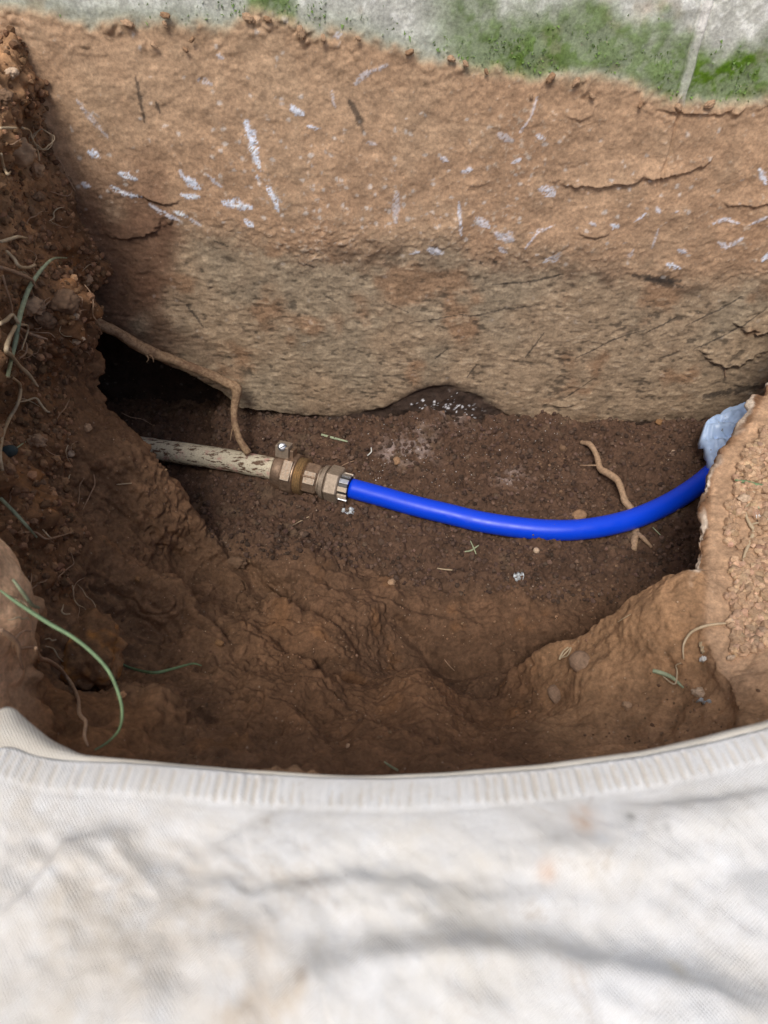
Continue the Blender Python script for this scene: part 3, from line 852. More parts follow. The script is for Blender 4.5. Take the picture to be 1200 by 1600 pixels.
def lift(p, a):       # move a point towards the camera by a metres, along its own ray
    return p * (1 - a / np.linalg.norm(p))
def root(name, pix, rad, mat, label=None, rough=.12, off=.004, cat='root', group=None, pts=None, parent=None, sides=10, seed=0, depthmix=None):
    if pts is None:
        pts = [lift(hit(a, b_), off) for a, b_ in pix]
        # keep neighbouring points from jumping in depth
        for i in range(1, len(pts)):
            d0 = float(pts[i - 1] @ FWD); d1 = float(pts[i] @ FWD)
            if abs(d1 - d0) > .07:
                pts[i] = pts[i] * ((d0 + math.copysign(.07, d1 - d0)) / d1)
    path = catmull(pts, 7)
    rr = np.interp(np.linspace(0, 1, len(path)), np.linspace(0, 1, len(rad)), rad)
    v, q = sweep(path, rr, sides, rough=rough, seed=seed)
    return v, q
def root_obj(name, pix, rad, mat, label=None, cat='root', group=None, branches=(), **kw):
    vf = root(name, pix, rad, mat, **kw)
    if branches:
        e = obj(name, poly_mesh(name, *vf), mat, label=label, cat=cat, group=group)
        for bpix, brad, bkw in branches:
            bv = root('branch', bpix, brad, mat, **bkw)
            obj('side_root', poly_mesh('side_root', *bv), mat, e)
        return e
    return obj(name, poly_mesh(name, *vf), mat, label=label, cat=cat, group=group)

mr = [at_y(120, 490, .90), at_y(180, 518, .895), at_y(225, 545, .90), at_y(262, 560, .905), at_y(310, 578, .915), at_y(350, 596, .92), at_y(370, 607, .915), at_y(367, 632, .905), at_y(366, 655, .885), at_y(374, 685, .865), at_y(388, 709, .848)]
root_obj('tree_root', None, [.0075, .0075, .0085, .0075, .0065, .0070, .0078, .0058, .0052, .0048, .006], M_ROOT, 'thick brown tree root leaving the dark cavity and bending down onto the old pipe', pts=mr, rough=.16, sides=14,
         branches=[(None, [.0016, .001, .0005], dict(pts=[at_y(226, 552, .895), at_y(232, 560, .89), at_y(229, 566, .885)])), (None, [.0016, .001, .0005], dict(pts=[at_y(232, 554, .895), at_y(238, 558, .89), at_y(240, 566, .885)])),
                   (None, [.0012, .0008, .0004], dict(pts=[at_y(366, 660, .885), at_y(362, 675, .875), at_y(360, 688, .865)]))])
def on_floor(L, z): return [at_z(a, b_, z) for a, b_ in L]
def mixz(L): return [at_z(a, b_, z_) for a, b_, z_ in L]
rr_pts = mixz([(908, 691, -.835), (922, 695, -.826), (932, 712, -.828), (938, 732, -.832), (952, 741, -.828), (966, 752, -.828), (973, 772, -.832), (976, 782, -.836), (988, 798, -.842), (994, 815, -.848), (992, 840, -.85), (990, 860, -.855)])
root_obj('tree_root', None, [.0030, .0045, .0042, .0050, .0055, .0052, .0048, .0056, .0048, .0045, .0055, .004], M_ROOT_PALE, 'pale crooked root lying on the floor and passing beneath the blue pipe', pts=rr_pts, rough=.14, sides=12,
         branches=[(None, [.0035, .0032, .002], dict(pts=mixz([(994, 832, -.848), (1006, 842, -.842), (1018, 855, -.85)]))), (None, [.0012, .0009, .0005], dict(pts=mixz([(934, 727, -.83), (920, 727, -.832), (906, 727, -.838)])))])

# ------------------------------------------------------------------ the white bag in the foreground
M_BAG, nt, b = base_mat('bag_fabric')
co = nd(nt, 'ShaderNodeTexCoord').outputs['Object']
n1 = noise_node(nt, 11, 7, .7, co, .8); n2 = noise_node(nt, 26, 6, .7, co, .6); n3 = noise_node(nt, 500, 2, .5, co)
c = mixcol(nt, maprange(nt, n1.outputs[0], .42, .66, 0, .9), (.89, .89, .875), (.73, .695, .63))
c = mixcol(nt, maprange(nt, n2.outputs[0], .60, .80, 0, .55), c, (.42, .32, .22))
c = mixcol(nt, maprange(nt, n3.outputs[0], .74, .80, 0, .5), c, (.35, .3, .25))
nt.links.new(c, b.inputs['Base Color']); b.inputs['Roughness'].default_value = .85
b.inputs['Sheen Weight'].default_value = .2
mp = nd(nt, 'ShaderNodeMapping'); nt.links.new(co, mp.inputs[0]); mp.inputs['Rotation'].default_value = (0, 0, .9)
w1 = nd(nt, 'ShaderNodeTexWave'); w1.inputs['Scale'].default_value = 260; w1.inputs['Distortion'].default_value = .6; nt.links.new(mp.outputs[0], w1.inputs[0])
w2 = nd(nt, 'ShaderNodeTexWave'); w2.bands_direction = 'Y'; w2.inputs['Scale'].default_value = 260; w2.inputs['Distortion'].default_value = .6; nt.links.new(mp.outputs[0], w2.inputs[0])
at = nd(nt, 'ShaderNodeAttribute', attribute_name='tint')
c = mixmul(nt, c, at.outputs[0])
ad = nd(nt, 'ShaderNodeMath', operation='ADD'); nt.links.new(w1.outputs[1], ad.inputs[0]); nt.links.new(w2.outputs[1], ad.inputs[1])
c = mixmul(nt, c, maprange(nt, ad.outputs[0], 0, 2, .84, 1.08)); nt.links.new(c, b.inputs['Base Color'])
p1 = bump(nt, b, ad.outputs[0], .7, .0006)
n4 = noise_node(nt, 40, 4, .55, co)
bump(nt, b, n4.outputs[0], .5, .003, p1)

BZ = -.335
A_ = [(-260, 1240), (-120, 1170), (-40, 1120), (0, 1104), (14, 1096), (40, 1122), (80, 1155), (130, 1178), (200, 1186), (300, 1195), (400, 1205), (500, 1212), (600, 1213), (700, 1207), (850, 1192), (1000, 1170), (1100, 1148), (1200, 1122), (1320, 1075), (1460, 1010)]
B_ = [(-260, 1290), (-120, 1220), (-40, 1185), (0, 1168), (20, 1168), (50, 1180), (90, 1188), (130, 1190), (200, 1192), (300, 1200), (400, 1209), (500, 1215), (600, 1217), (700, 1213), (850, 1202), (1000, 1183), (1100, 1163), (1200, 1138), (1320, 1092), (1460, 1025)]
def curve_px(L, X):
    L = np.array(L, float); y_ = np.interp(X, L[:, 0], L[:, 1])
    k = np.ones(9) / 9; yp = np.pad(y_, 4, mode='edge')
    return np.convolve(yp, k, 'valid')
U = np.arange(-250, 1451, 3.0)
hemB = np.array([at_z(a, b_, BZ - .006) for a, b_ in zip(U, curve_px(B_, U))])
hemA = np.array([at_z(a, b_, BZ - .013) for a, b_ in zip(U, curve_px(A_, U))])
def fold(P, pts, amp, wd, side=0):
    L = [at_z(a, b_, BZ)[:2] for a, b_ in pts]
    best = np.full(len(P), 9.0); sgn = np.zeros(len(P)); tt = np.zeros(len(P))
    for i, (a, c_) in enumerate(zip(L[:-1], L[1:])):
        d = c_ - a; t = np.clip(((P[:, :2] - a) @ d) / (d @ d), 0, 1)
        r = P[:, :2] - a - t[:, None] * d
        dist = np.hypot(r[:, 0], r[:, 1]); m = dist < best
        best = np.where(m, dist, best); sgn = np.where(m, np.sign(d[0] * r[:, 1] - d[1] * r[:, 0]), sgn); tt = np.where(m, (i + t) / (len(L) - 1), tt)
    e = np.sin(np.clip(tt, 0, 1) * math.pi) ** .5 * .85 + .15
    s = sgn * best
    prof = np.where(s > 0, np.exp(-(s / (wd * .30)) ** 2), np.exp(-(s / wd) ** 2)) if side > 0 else (np.where(s < 0, np.exp(-(s / (wd * .45)) ** 2), np.exp(-(s / wd) ** 2)) if side < 0 else np.exp(-(s / wd) ** 2))
    return amp * e * prof
rows = np.concatenate([np.linspace(0, .06, 40), np.linspace(.06, .40, 150)[1:]])
nu = len(U)
D = np.array([0, -1.0, 0])
S, UU = np.meshgrid(rows, np.arange(nu), indexing='ij')
P = hemB[UU.ravel()] + S.ravel()[:, None] * D
s_ = S.ravel()
arc = np.concatenate([[0], np.cumsum(np.linalg.norm(np.diff(hemB, axis=0), axis=1))])[UU.ravel()]
zq = BZ - .006 + .009 * (1 - np.exp(-s_ / .022))
Pn = P.copy(); Pn[:, 2] = 0
ribs = .00075 * (np.sin(arc / .0043 * 2 * math.pi + 5.0 * vnoise(Pn, .05, 301)) + .6 * np.sin(arc / .0071 * 2 * math.pi + 3 * vnoise(Pn, .03, 306))) * np.clip(.55 + .8 * vnoise(Pn, .03, 302), .1, 1.3) * sstep(.001, .003, s_) * sstep(.0165, .013, s_)
stitch = -.0006 * np.exp(-((s_ - .0165) / .0012) ** 2) + .0006 * sstep(.019, .015, s_)
zq = zq + ribs + stitch
far = sstep(.01, .05, s_)
zq += far * (.0016 * ridged((Pn @ np.array([[.8, .6, 0], [-.6, .8, 0], [0, 0, 1]], F32)) * np.array([.3, 1.3, 1]), .016, 3, 307) + .0026 * fbm(Pn * np.array([.8, 1.2, 1]), .022, 3, .55, 305) + .012 * fbm(Pn * np.array([.7, 1.3, 1]), .11, 3, .5, 303) + .0016 * ridged(Pn, .03, 2, 304))
zq += far * fold(P, [(430, 1590), (500, 1540), (600, 1520), (740, 1512), (850, 1516), (950, 1530), (1080, 1565), (1250, 1620)], .015, .030, 1)
zq += far * fold(P, [(180, 1330), (300, 1395), (400, 1412), (480, 1400), (560, 1385), (640, 1392), (760, 1418), (900, 1415)], .0055, .018, 1)
zq += far * fold(P, [(380, 1300), (460, 1270), (560, 1250), (640, 1262)], .008, .012, 1)
zq += far * fold(P, [(950, 1265), (1030, 1268), (1120, 1262), (1220, 1240)], .009, .012, 1)
zq += far * fold(P, [(0, 1450), (60, 1400), (110, 1330), (200, 1300)], .006, .014, 1)
zq += far * fold(P, [(800, 1350), (900, 1345), (1020, 1350), (1160, 1340)], .004, .012, -1)
for px0, a in ((235, .004), (330, .004), (375, .005), (590, .003), (470, .003)):
    zq += far * fold(P, [(px0, 1470), (px0 + 5, 1540), (px0 - 8, 1620)], a, .008, 0)
P[:, 2] = zq
i = np.arange(len(rows) * nu).reshape(len(rows), nu)
Qb = np.stack([i[:-1, :-1], i[1:, :-1], i[1:, 1:], i[:-1, 1:]], -1).reshape(-1, 4)
bag = empty('bulk_bag', (0, .15, BZ), 'dirty off-white woven fabric bag with ribbed hem spread over the near edge', 'bag')
TB = np.ones((len(P), 3), F32)
for px_, py_, r_, cc_, am in ((912, 1290, .006, (.80, .55, .38), .8), (905, 1272, .004, (.80, .55, .38), .6), (850, 1366, .004, (.85, .58, .42), .7), (1048, 1518, .004, (.8, .7, .5), .6), (475, 1535, .003, (.35, .28, .25), .8), (405, 1480, .008, (.85, .72, .58), .6),
                              (455, 1560, .008, (.80, .66, .5), .7), (380, 1585, .012, (.70, .58, .45), .7), (310, 1455, .016, (.82, .74, .64), .6), (130, 1420, .03, (.86, .79, .70), .7), (40, 1265, .03, (.84, .78, .70), .6), (255, 1360, .03, (.88, .82, .74), .6), (981, 1282, .0022, (.4, .4, .38), .9), (1035, 1302, .002, (.5, .5, .5), .8),
                              (200, 1500, .03, (.90, .84, .76), .6), (700, 1480, .04, (.90, .85, .76), .5), (560, 1350, .04, (.93, .89, .82), .5), (940, 1360, .012, (.88, .80, .68), .5)):
    c_ = at_z(px_, py_, BZ)
    w_ = am * np.exp(-((P[:, 0] - c_[0]) ** 2 + (P[:, 1] - c_[1]) ** 2) / r_ ** 2) * np.clip(.8 + .7 * fbm(Pn, .008, 3, .6, 330), 0, 1.4)
    TB = lerp(TB, c3(*cc_), np.clip(w_, 0, 1))
# beige tone in the pleats of the hem
TB = lerp(TB, c3(.84, .77, .67), np.clip(.55 * (ribs < -.0002) * (1 - far), 0, 1))
o = obj('fabric_panel', np_mesh('fabric_panel', P, Qb, True, TB), M_BAG, bag); unparent_keep(o, bag)
md = o.modifiers.new('thick', 'SOLIDIFY'); md.thickness = .0012; md.offset = -1
# turned-under inner edge of the hem
T_ = np.linspace(0, 1, 12)
inner = []
for t in T_:
    base = hemB * (1 - t) + hemA * t
    base = base + np.array([0, 0, 1.0]) * (.0035 * math.sin(t * math.pi) - .003 * t)
    base[:, 2] += .0012 * vnoise(base, .02, 320)
    inner.append(base)
dn = inner[-1].copy(); dn[:, 2] -= .012; dn[:, 1] -= .002; inner.append(dn)
dn = dn.copy(); dn[:, 2] -= .03; dn[:, 1] -= .02; inner.append(dn)
Pi = np.concatenate(inner); i = np.arange(len(Pi)).reshape(len(inner), nu)
Qi = np.stack([i[:-1, :-1], i[:-1, 1:], i[1:, 1:], i[1:, :-1]], -1).reshape(-1, 4)
o = obj('hem_fold', np_mesh('hem_fold', Pi, Qi, True, np.tile(c3(.86, .80, .70), (len(Pi), 1))), M_BAG, bag); unparent_keep(o, bag)  # shade on the inner hem put into its tint

# ------------------------------------------------------------------ light blue plastic sheet by the shelf
M_PLAS, nt, b = base_mat('pale_blue_plastic')
co = nd(nt, 'ShaderNodeTexCoord').outputs['Object']
n1 = noise_node(nt, 90, 4, .6, co)
c = mixcol(nt, maprange(nt, n1.outputs[0], .64, .70, 0, .8), (.50, .67, .95), (.14, .10, .08))
nt.links.new(c, b.inputs['Base Color']); b.inputs['Roughness'].default_value = .35
out = [(1097, 668), (1102, 662), (1115, 658), (1130, 657), (1140, 651), (1158, 650), (1180, 660), (1190, 690), (1175, 720), (1140, 735), (1118, 728), (1108, 716), (1103, 700), (1100, 684)]
_oj = random.Random(5)
out = [(a + _oj.uniform(-5, 5), b_ + _oj.uniform(-4, 4)) for a, b_ in out]
oc = catmull([at_z(a, b_, -.80) for a, b_ in out] + [at_z(*out[0], -.80)], 5)[:-1]
cen = oc.mean(0)
V_ = [cen]; F_ = []
NR = 26
for r in range(1, NR + 1):
    for p in oc: V_.append(cen + (p - cen) * r / NR)
V_ = np.array(V_)
rr_ = np.repeat(np.arange(1, NR + 1) / NR, len(oc)); rr_ = np.concatenate([[0], rr_])
V_[:, 2] += .012 * ridged(V_ * np.array([1, 1.5, 1]), .030, 4, 400) + .004 * ridged(V_, .012, 2, 401) + .008 * (1 - rr_ ** 2) + (V_[:, 1] - cen[1]) * .35 - .012 * (rr_ > .97)
m_ = len(oc)
for k in range(m_): F_.append((0, 1 + k, 1 + (k + 1) % m_))
for r in range(NR - 1):
    for k in range(m_):
        a = 1 + r * m_ + k; b_ = 1 + r * m_ + (k + 1) % m_
        F_.append((a, a + m_, b_ + m_, b_))
o = obj('plastic_sheet', poly_mesh('plastic_sheet', V_, F_), M_PLAS, label='crumpled pale blue plastic sheet poking out behind the right earth shelf', cat='plastic sheet')
md = o.modifiers.new('thick', 'SOLIDIFY'); md.thickness = .0008

# ------------------------------------------------------------------ thin roots on the left bank and loose blades
thin = [  # name, pixels, radii (m), material, label, offset
    ([(105, 403), (84, 404), (66, 420), (48, 446), (38, 470), (30, 498), (25, 530), (18, 560), (12, 588)], [.0006, .0012, .0018, .0022, .0024, .0024, .0022, .002, .0016], M_GRASS_OLD, 'grass_blade', 'long pale green grass stalk bending over at the upper left bank', 'grass', .03),
    ([(12, 588), (22, 592), (32, 604), (28, 630), (14, 655), (4, 680), (0, 710), (4, 735)], [.0012, .0014, .0018, .0018, .002, .0018, .0016, .0014], M_STRAW, 'dry_stalk', 'pale dry stalk curving down the left edge below the grass stalk', 'plant stalk', .02),
    ([(0, 922), (20, 937), (50, 957), (80, 976), (110, 993), (140, 1016), (168, 1046), (184, 1080), (191, 1112), (186, 1140), (168, 1160), (148, 1172)], [.0008, .0016, .002, .002, .0018, .0018, .0017, .0016, .0015, .0013, .0011, .0008], M_GRASS, 'grass_blade', 'longest green grass blade arching across the lower left bank', 'grass', .075),
    ([(158, 1022), (180, 1032), (205, 1044), (240, 1051), (270, 1045), (300, 1037), (315, 1040)], [.0006, .001, .0014, .0016, .0014, .0010, .0006], M_GRASS, 'grass_blade', 'short green grass blade reaching right from the orange clod', 'grass', .03),
    ([(0, 778), (22, 800), (42, 822), (58, 840)], [.0016, .0016, .0014, .0008], M_GRASS_OLD, 'grass_blade', 'small faded green blade at the left edge below the moss tuft', 'grass', .02),
    ([(20, 905), (35, 925), (50, 945), (62, 950)], [.0008, .0012, .0012, .0008], M_GRASS_OLD, 'grass_blade', 'tiny blue-green blade crossing above the longest green blade', 'grass', .02),
    ([(56, 1012), (62, 1028), (78, 1034), (96, 1048), (112, 1070), (122, 1092), (124, 1115), (134, 1128), (132, 1150), (138, 1166)], [.001, .0018, .0018, .0017, .0017, .0015, .0015, .0013, .0012, .0007], M_ROOT_THIN, 'thin_root', 'wavy pinkish brown root hanging down beside the bag corner', 'root', .05),
    ([(0, 984), (18, 996), (28, 1010), (30, 1028), (36, 1046)], [.0016, .0018, .0018, .0014, .0008], M_ROOT_THIN, 'thin_root', 'short pale root at the left edge above the bag corner', 'root', .015),
    ([(28, 1014), (42, 1012), (56, 1012)], [.0012, .001, .0008], M_ROOT_THIN, 'thin_root', 'level brown root stub joining the wavy root at lower left', 'root', .012),
    ([(0, 378), (14, 374), (28, 370), (42, 372)], [.0016, .0018, .0016, .001], M_STRAW, 'thin_root', 'pale forked root tip at the left edge above the grass stalk', 'root', .03),
    ([(10, 392), (22, 405), (30, 416), (44, 418), (54, 414)], [.0014, .0018, .0018, .0016, .0018], M_STRAW, 'thin_root', 'hooked tan root end just left of the green stalk top', 'root', .03),
    ([(0, 418), (20, 424), (36, 430), (50, 438), (54, 446)], [.002, .0022, .002, .0018, .001], M_ROOT_THIN, 'thin_root', 'reddish tan root running right behind the green stalk', 'root', .03),
    ([(4, 430), (10, 452), (18, 478), (19, 494)], [.0012, .0012, .0012, .0008], M_ROOT_THIN, 'thin_root', 'slender brown root hanging at the left edge behind the stalk', 'root', .028),
    ([(0, 506), (10, 500), (20, 492), (30, 506), (44, 512), (34, 546)], [.0016, .0022, .0016, .0016, .0012, .0008], M_STRAW, 'thin_root', 'pale bent root crossing the middle of the grass stalk', 'root', .03),
    ([(24, 510), (14, 530), (10, 548), (18, 556), (30, 572), (44, 584), (56, 600), (60, 604)], [.0018, .002, .0022, .0022, .0022, .002, .0016, .0008], M_STRAW, 'thin_root', 'thick pale root slanting down right from the grass stalk foot', 'root', .03),
    ([(30, 512), (44, 520), (60, 526), (74, 530)], [.0014, .0018, .0018, .001], M_ROOT_THIN, 'thin_root', 'brown root stub pointing right under the lumpy clods', 'root', .02),
    ([(30, 560), (40, 552), (42, 540), (36, 530), (30, 520)], [.0008, .0009, .0009, .0009, .0006], M_ROOT_THIN, 'thin_root', 'fine looped grey root beside the grass stalk', 'root', .03),
    ([(28, 628), (42, 626), (56, 622), (64, 632), (72, 642), (78, 644)], [.0008, .0010, .001, .0014, .0014, .0008], M_STRAW, 'thin_root', 'kinked tan rootlet to the right of the dry stalk', 'root', .012),
    ([(40, 690), (26, 700), (22, 706)], [.0006, .0008, .0006], M_GRASS_OLD, 'thin_root', 'tiny pale fibre above the moss tuft at left', 'root', .014),
    ([(35, 200), (46, 204), (50, 216), (58, 232), (62, 250)], [.0012, .0012, .0012, .0011, .0008], M_STRAW, 'thin_root', 'straw coloured root beside the curly root coil', 'root', .02),
    ([(0, 200), (14, 200), (26, 200)], [.0012, .0013, .001], M_STRAW, 'thin_root', 'straight stub of root at the left edge above the big clod', 'root', .02),
    ([(2, 240), (6, 262), (12, 272), (16, 268)], [.0012, .0015, .0014, .001], M_STRAW, 'thin_root', 'short tan root dangling left of the round clod', 'root', .02),
    ([(84, 240), (96, 256), (106, 278), (118, 299)], [.0007, .0009, .0009, .0006], M_ROOT_THIN, 'thin_root', 'thin hairlike brown root against the clay wall corner', 'root', .01),
    ([(36, 832), (56, 832), (72, 842), (92, 838), (112, 832)], [.0006, .001, .001, .0009, .0006], M_ROOT_THIN, 'thin_root', 'fine brown root crossing the left bank above the longest blade', 'root', .012),
    ([(182, 757), (194, 756), (206, 755)], [.0005, .0007, .0005], M_STRAW, 'thin_root', 'tiny straw fibre on the left bank beside the old pipe', 'root', .004),
    ([(1068, 1030), (1068, 1008), (1078, 990), (1096, 980), (1120, 975), (1150, 974), (1172, 978)], [.0006, .001, .0013, .0014, .0012, .0009, .0005], M_STRAW, 'dry_stalk', 'curved pale straw arching over the shelf corner', 'plant stalk', .005),
    ([(1020, 1048), (1035, 1052), (1052, 1060), (1068, 1075)], [.0019, .0021, .0018, .0009], M_GRASS_OLD, 'grass_blade', 'short dull green blade lying on the right mound', 'grass', .003),
    ([(1036, 1057), (1054, 1069), (1058, 1050), (1056, 1040), (1064, 1036)], [.0006, .0008, .0008, .0006, .0005], M_STRAW, 'dry_stalk', 'bent yellow straw beside the dull green blade', 'plant stalk', .005),
    ([(1148, 750), (1164, 753), (1182, 758), (1206, 762)], [.0008, .0020, .0024, .0024], M_GRASS, 'grass_blade', 'green blade entering over the shelf at the right edge', 'grass', .006),
    ([(1162, 755), (1172, 764), (1180, 770)], [.0009, .001, .0006], M_STRAW, 'dry_stalk', 'small yellow straw under the green blade on the shelf', 'plant stalk', .004),
    ([(1205, 778), (1190, 777), (1176, 784), (1166, 793), (1166, 806), (1172, 820), (1178, 830), (1170, 850), (1163, 868), (1161, 878)], [.0010, .0012, .0013, .0014, .0014, .0018, .0024, .002, .0015, .0007], M_STRAW, 'thin_root', 'forked straw coloured root on the crumbly shelf', 'root', .004),
    ([(1184, 791), (1194, 806), (1204, 816)], [.0007, .0009, .0007], M_GRASS_OLD, 'grass_blade', 'thin grey green blade beside the forked root', 'grass', .005),
    ([(1145, 880), (1154, 890), (1160, 898)], [.0008, .0011, .0007], M_GRASS_OLD, 'grass_blade', 'tiny green blade among the crumbs on the shelf', 'grass', .003),
    ([(1172, 820), (1184, 817), (1194, 819)], [.0009, .001, .0006], M_STRAW, 'dry_stalk', 'pale straw piece pointing right on the shelf', 'plant stalk', .004),
    ([(888, 1011), (880, 1018), (874, 1030), (882, 1022), (892, 1012), (887, 1024), (876, 1028)], [.0008, .0010, .0010, .0009, .0009, .0008, .0006], M_STRAW, 'dry_stalk', 'knotted straw loop at the foot of the right mound', 'plant stalk', .004),
    ([(502, 679), (520, 684), (543, 690)], [.0016, .0020, .0012], M_GRASS_OLD, 'grass_blade', 'short green stem lying on the floor above the coupling', 'grass', .003),
    ([(530, 730), (542, 724), (553, 720)], [.0005, .0008, .0006], M_ROOT_THIN, 'thin_root', 'reddish rootlet just above the hex nut', 'root', .002),
    ([(574, 712), (580, 706), (580, 699)], [.0009, .0012, .0009], simple('white_fibre', (.6, .6, .56), .7), 'white_fibre', 'tiny white curled fibre on the floor right of the green stem', 'fibre', .003),
    ([(455, 822), (468, 815), (483, 807)], [.0005, .0008, .0006], M_STRAW, 'dry_stalk', 'tiny straw on the dark soil below the coupling', 'plant stalk', .002),
    ([(683, 888), (698, 890), (714, 891)], [.0007, .0010, .0006], M_STRAW, 'dry_stalk', 'straw fleck lying level on the floor below the blue pipe', 'plant stalk', .002),
    ([(726, 862), (736, 860), (748, 852)], [.0008, .0012, .0008], M_GRASS_OLD, 'grass_blade', 'pale green sprig lying just below the blue pipe', 'grass', .003),
    ([(735, 845), (740, 856), (744, 866)], [.0006, .0010, .0005], M_GRASS_OLD, 'grass_blade', 'thin green sprig crossing the pale sprig below the pipe', 'grass', .003),
    ([(694, 1030), (702, 1040), (710, 1048)], [.0004, .0007, .0005], M_ROOT_THIN, 'thin_root', 'fine tan rootlet on the middle of the near slope', 'root', .002),
    ([(965, 972), (978, 964), (985, 960)], [.0004, .0006, .0004], M_STRAW, 'dry_stalk', 'hair of straw in the shadow behind the mound', 'plant stalk', .002),
    ([(1020, 824), (1026, 830), (1032, 836)], [.0005, .0007, .0005], M_GRASS_OLD, 'grass_blade', 'tiny blade on the floor right of the root fork', 'grass', .002),
    ([(1134, 590), (1133, 576), (1140, 560)], [.0007, .0007, .0005], M_ROOT_THIN, 'thin_root', 'hair root on the wall above the plastic sheet', 'root', .004),
    ([(600, 1190), (608, 1196), (622, 1204)], [.0005, .0009, .0009], M_GRASS_OLD, 'grass_blade', 'tiny blade peeping above the middle of the bag hem', 'grass', .003),
    ([(190, 645), (205, 652), (222, 655), (238, 664)], [.0006, .0006, .0005, .0004], M_ROOT_THIN, 'thin_root', 'hair root in the dark cavity above the old pipe', 'root', .02),
]
def ribbon(path, rad):
    path = np.asarray(path); T = np.gradient(path, axis=0); T /= np.linalg.norm(T, axis=1, keepdims=True) + 1e-12
    S_ = np.cross(T, -path / np.linalg.norm(path, axis=1, keepdims=True)); S_ /= np.linalg.norm(S_, axis=1, keepdims=True)
    U_ = np.cross(S_, T)
    V = []; F = []
    for i in range(len(path)):
        r = rad[i]
        for a, b_ in ((-1, .25), (0, -.15), (1, .25), (0, -.40)):
            V.append(path[i] + S_[i] * r * a + U_[i] * r * b_)
    for i in range(len(path) - 1):
        for k in range(4):
            a = i * 4 + k; b_ = i * 4 + (k + 1) % 4
            F.append((a, b_, b_ + 4, a + 4))
    return V, F
for k, (pix, rad, mat, nm, lab, cat, off) in enumerate(thin):
    if nm == 'grass_blade':
        pts = [lift(hit(a, b_), off) for a, b_ in pix]
        dd = np.array([p @ FWD for p in pts])
        if off > .05: rad = [r * .55 for r in rad]; pts = [p * (dd.min() / d) for p, d in zip(pts, dd)]; dd[:] = dd.min()
        ds = np.convolve(np.pad(dd, 1, mode='edge'), [.25, .5, .25], 'valid')
        pts = [p * (e / d) for p, e, d in zip(pts, np.minimum(ds, dd), dd)]
        path = catmull(pts, 7); rr_ = np.interp(np.linspace(0, 1, len(path)), np.linspace(0, 1, len(rad)), rad)
        vf = ribbon(path, rr_)
    else:
        vf = root(nm, pix, rad, mat, off=off, sides=7, rough=.12, seed=k)
    obj(nm, poly_mesh(nm, *vf), mat, label=lab, cat=cat)
# fine rootlets hanging from the left bank
hr = random.Random(3)
cnt = 0
while cnt < 46:
    a, b_ = hr.uniform(2, 150), hr.choice([hr.uniform(180, 780), hr.uniform(340, 620), hr.uniform(800, 1060)])
    pts = []; ang = hr.uniform(0, 6.28); L_ = hr.uniform(5, 13)
    for j in range(hr.randint(4, 7)):
        pts.append((a, b_)); a += math.cos(ang) * L_; b_ += math.sin(ang) * L_ + 2.5; ang += hr.uniform(-.9, .9)
    if min(p[0] for p in pts) < -5 or max(p[0] for p in pts) > 170: continue
    r0 = hr.uniform(.0004, .0009)
    vf = root('thin_root', pts, [r0 * .7, r0, r0 * .9, r0 * .4], M_ROOT_THIN, off=hr.uniform(.004, .016), sides=5, rough=.1, seed=cnt)
    obj('thin_root', poly_mesh('thin_root', *vf), M_ROOT_THIN if cnt % 3 else M_STRAW, label='hair fine rootlet hanging from the rough soil of the left bank', cat='root', group='fine rootlets in the left bank')
    cnt += 1
# the coil of fine root at upper left
pc = lift(hit(62, 218), .02)
rt = np.array([1.0, 0, 0]); dp = float(pc @ FWD)
pts = []
for i in range(40):
    a = i / 39 * 2 * math.pi * 2.6
    px_ = 64 + (17 + 3 * math.sin(i)) * math.cos(a) + i * .12; py_ = 218 + (14 + 2.5 * math.cos(i * 1.7)) * math.sin(a)
    d = ray(px_, py_); pts.append(d * (dp + .003 * math.sin(a * .7)))
v, q = sweep(catmull(pts, 3), .00065, 6)
obj('root_coil', poly_mesh('root_coil', v, q), M_STRAW, label='curly coil of fine pale root on the upper left bank', cat='root')

# ------------------------------------------------------------------ clods, stones and crumbs
def rock_mesh(name, seed, sub=2, rough=.28, flat=.75):
    import bmesh
    bm = bmesh.new(); bmesh.ops.create_icosphere(bm, subdivisions=sub, radius=1)
    P = np.array([v.co[:] for v in bm.verts])
    nn = fbm(P + seed * 3.1, 1.1, 3, .55, 500 + seed) + .5 * fbm(P + seed, .4, 2, .5, 520 + seed)
    if sub > 2:
        cc, _ = lumps(P + 5 * seed, .55, 30 + seed); nn = nn + .5 * (cc - .5) + .25 * fbm(P + seed, .18, 2, .6, 540 + seed)
    P = P * (1 + rough * nn)[:, None] * np.array([1, .8 + .02 * (seed % 9), flat])
    for v, p in zip(bm.verts, P): v.co = p
    me = bpy.data.meshes.new(name); bm.to_mesh(me); bm.free()
    me.polygons.foreach_set('use_smooth', np.full(len(me.polygons), sub > 1, dtype=bool))
    return me, P, [tuple(p.vertices) for p in me.polygons]
def soil_clod_mat(name, colr):
    m, nt, b = base_mat(name)
    co = nd(nt, 'ShaderNodeTexCoord').outputs['Generated']
    n1 = noise_node(nt, 5, 6, .7, co)
    c = mixcol(nt, maprange(nt, n1.outputs[0], .3, .7, 0, 1), tuple(v * .65 for v in colr), tuple(min(.9, v * 1.3) for v in colr))
    nt.links.new(c, b.inputs['Base Color']); b.inputs['Roughness'].default_value = .95
    bump(nt, b, n1.outputs[0], .5, .0005)
    return m
C_TAN = soil_clod_mat('tan_clod', (.40, .26, .16)); C_BROWN = soil_clod_mat('brown_clod', (.19, .115, .068))
C_PALE = soil_clod_mat('pale_clod', (.50, .37, .26)); C_OCHRE = soil_clod_mat('ochre_clod', (.26, .14, .062)); C_DARK = soil_clod_mat('dark_clod', (.095, .06, .042))
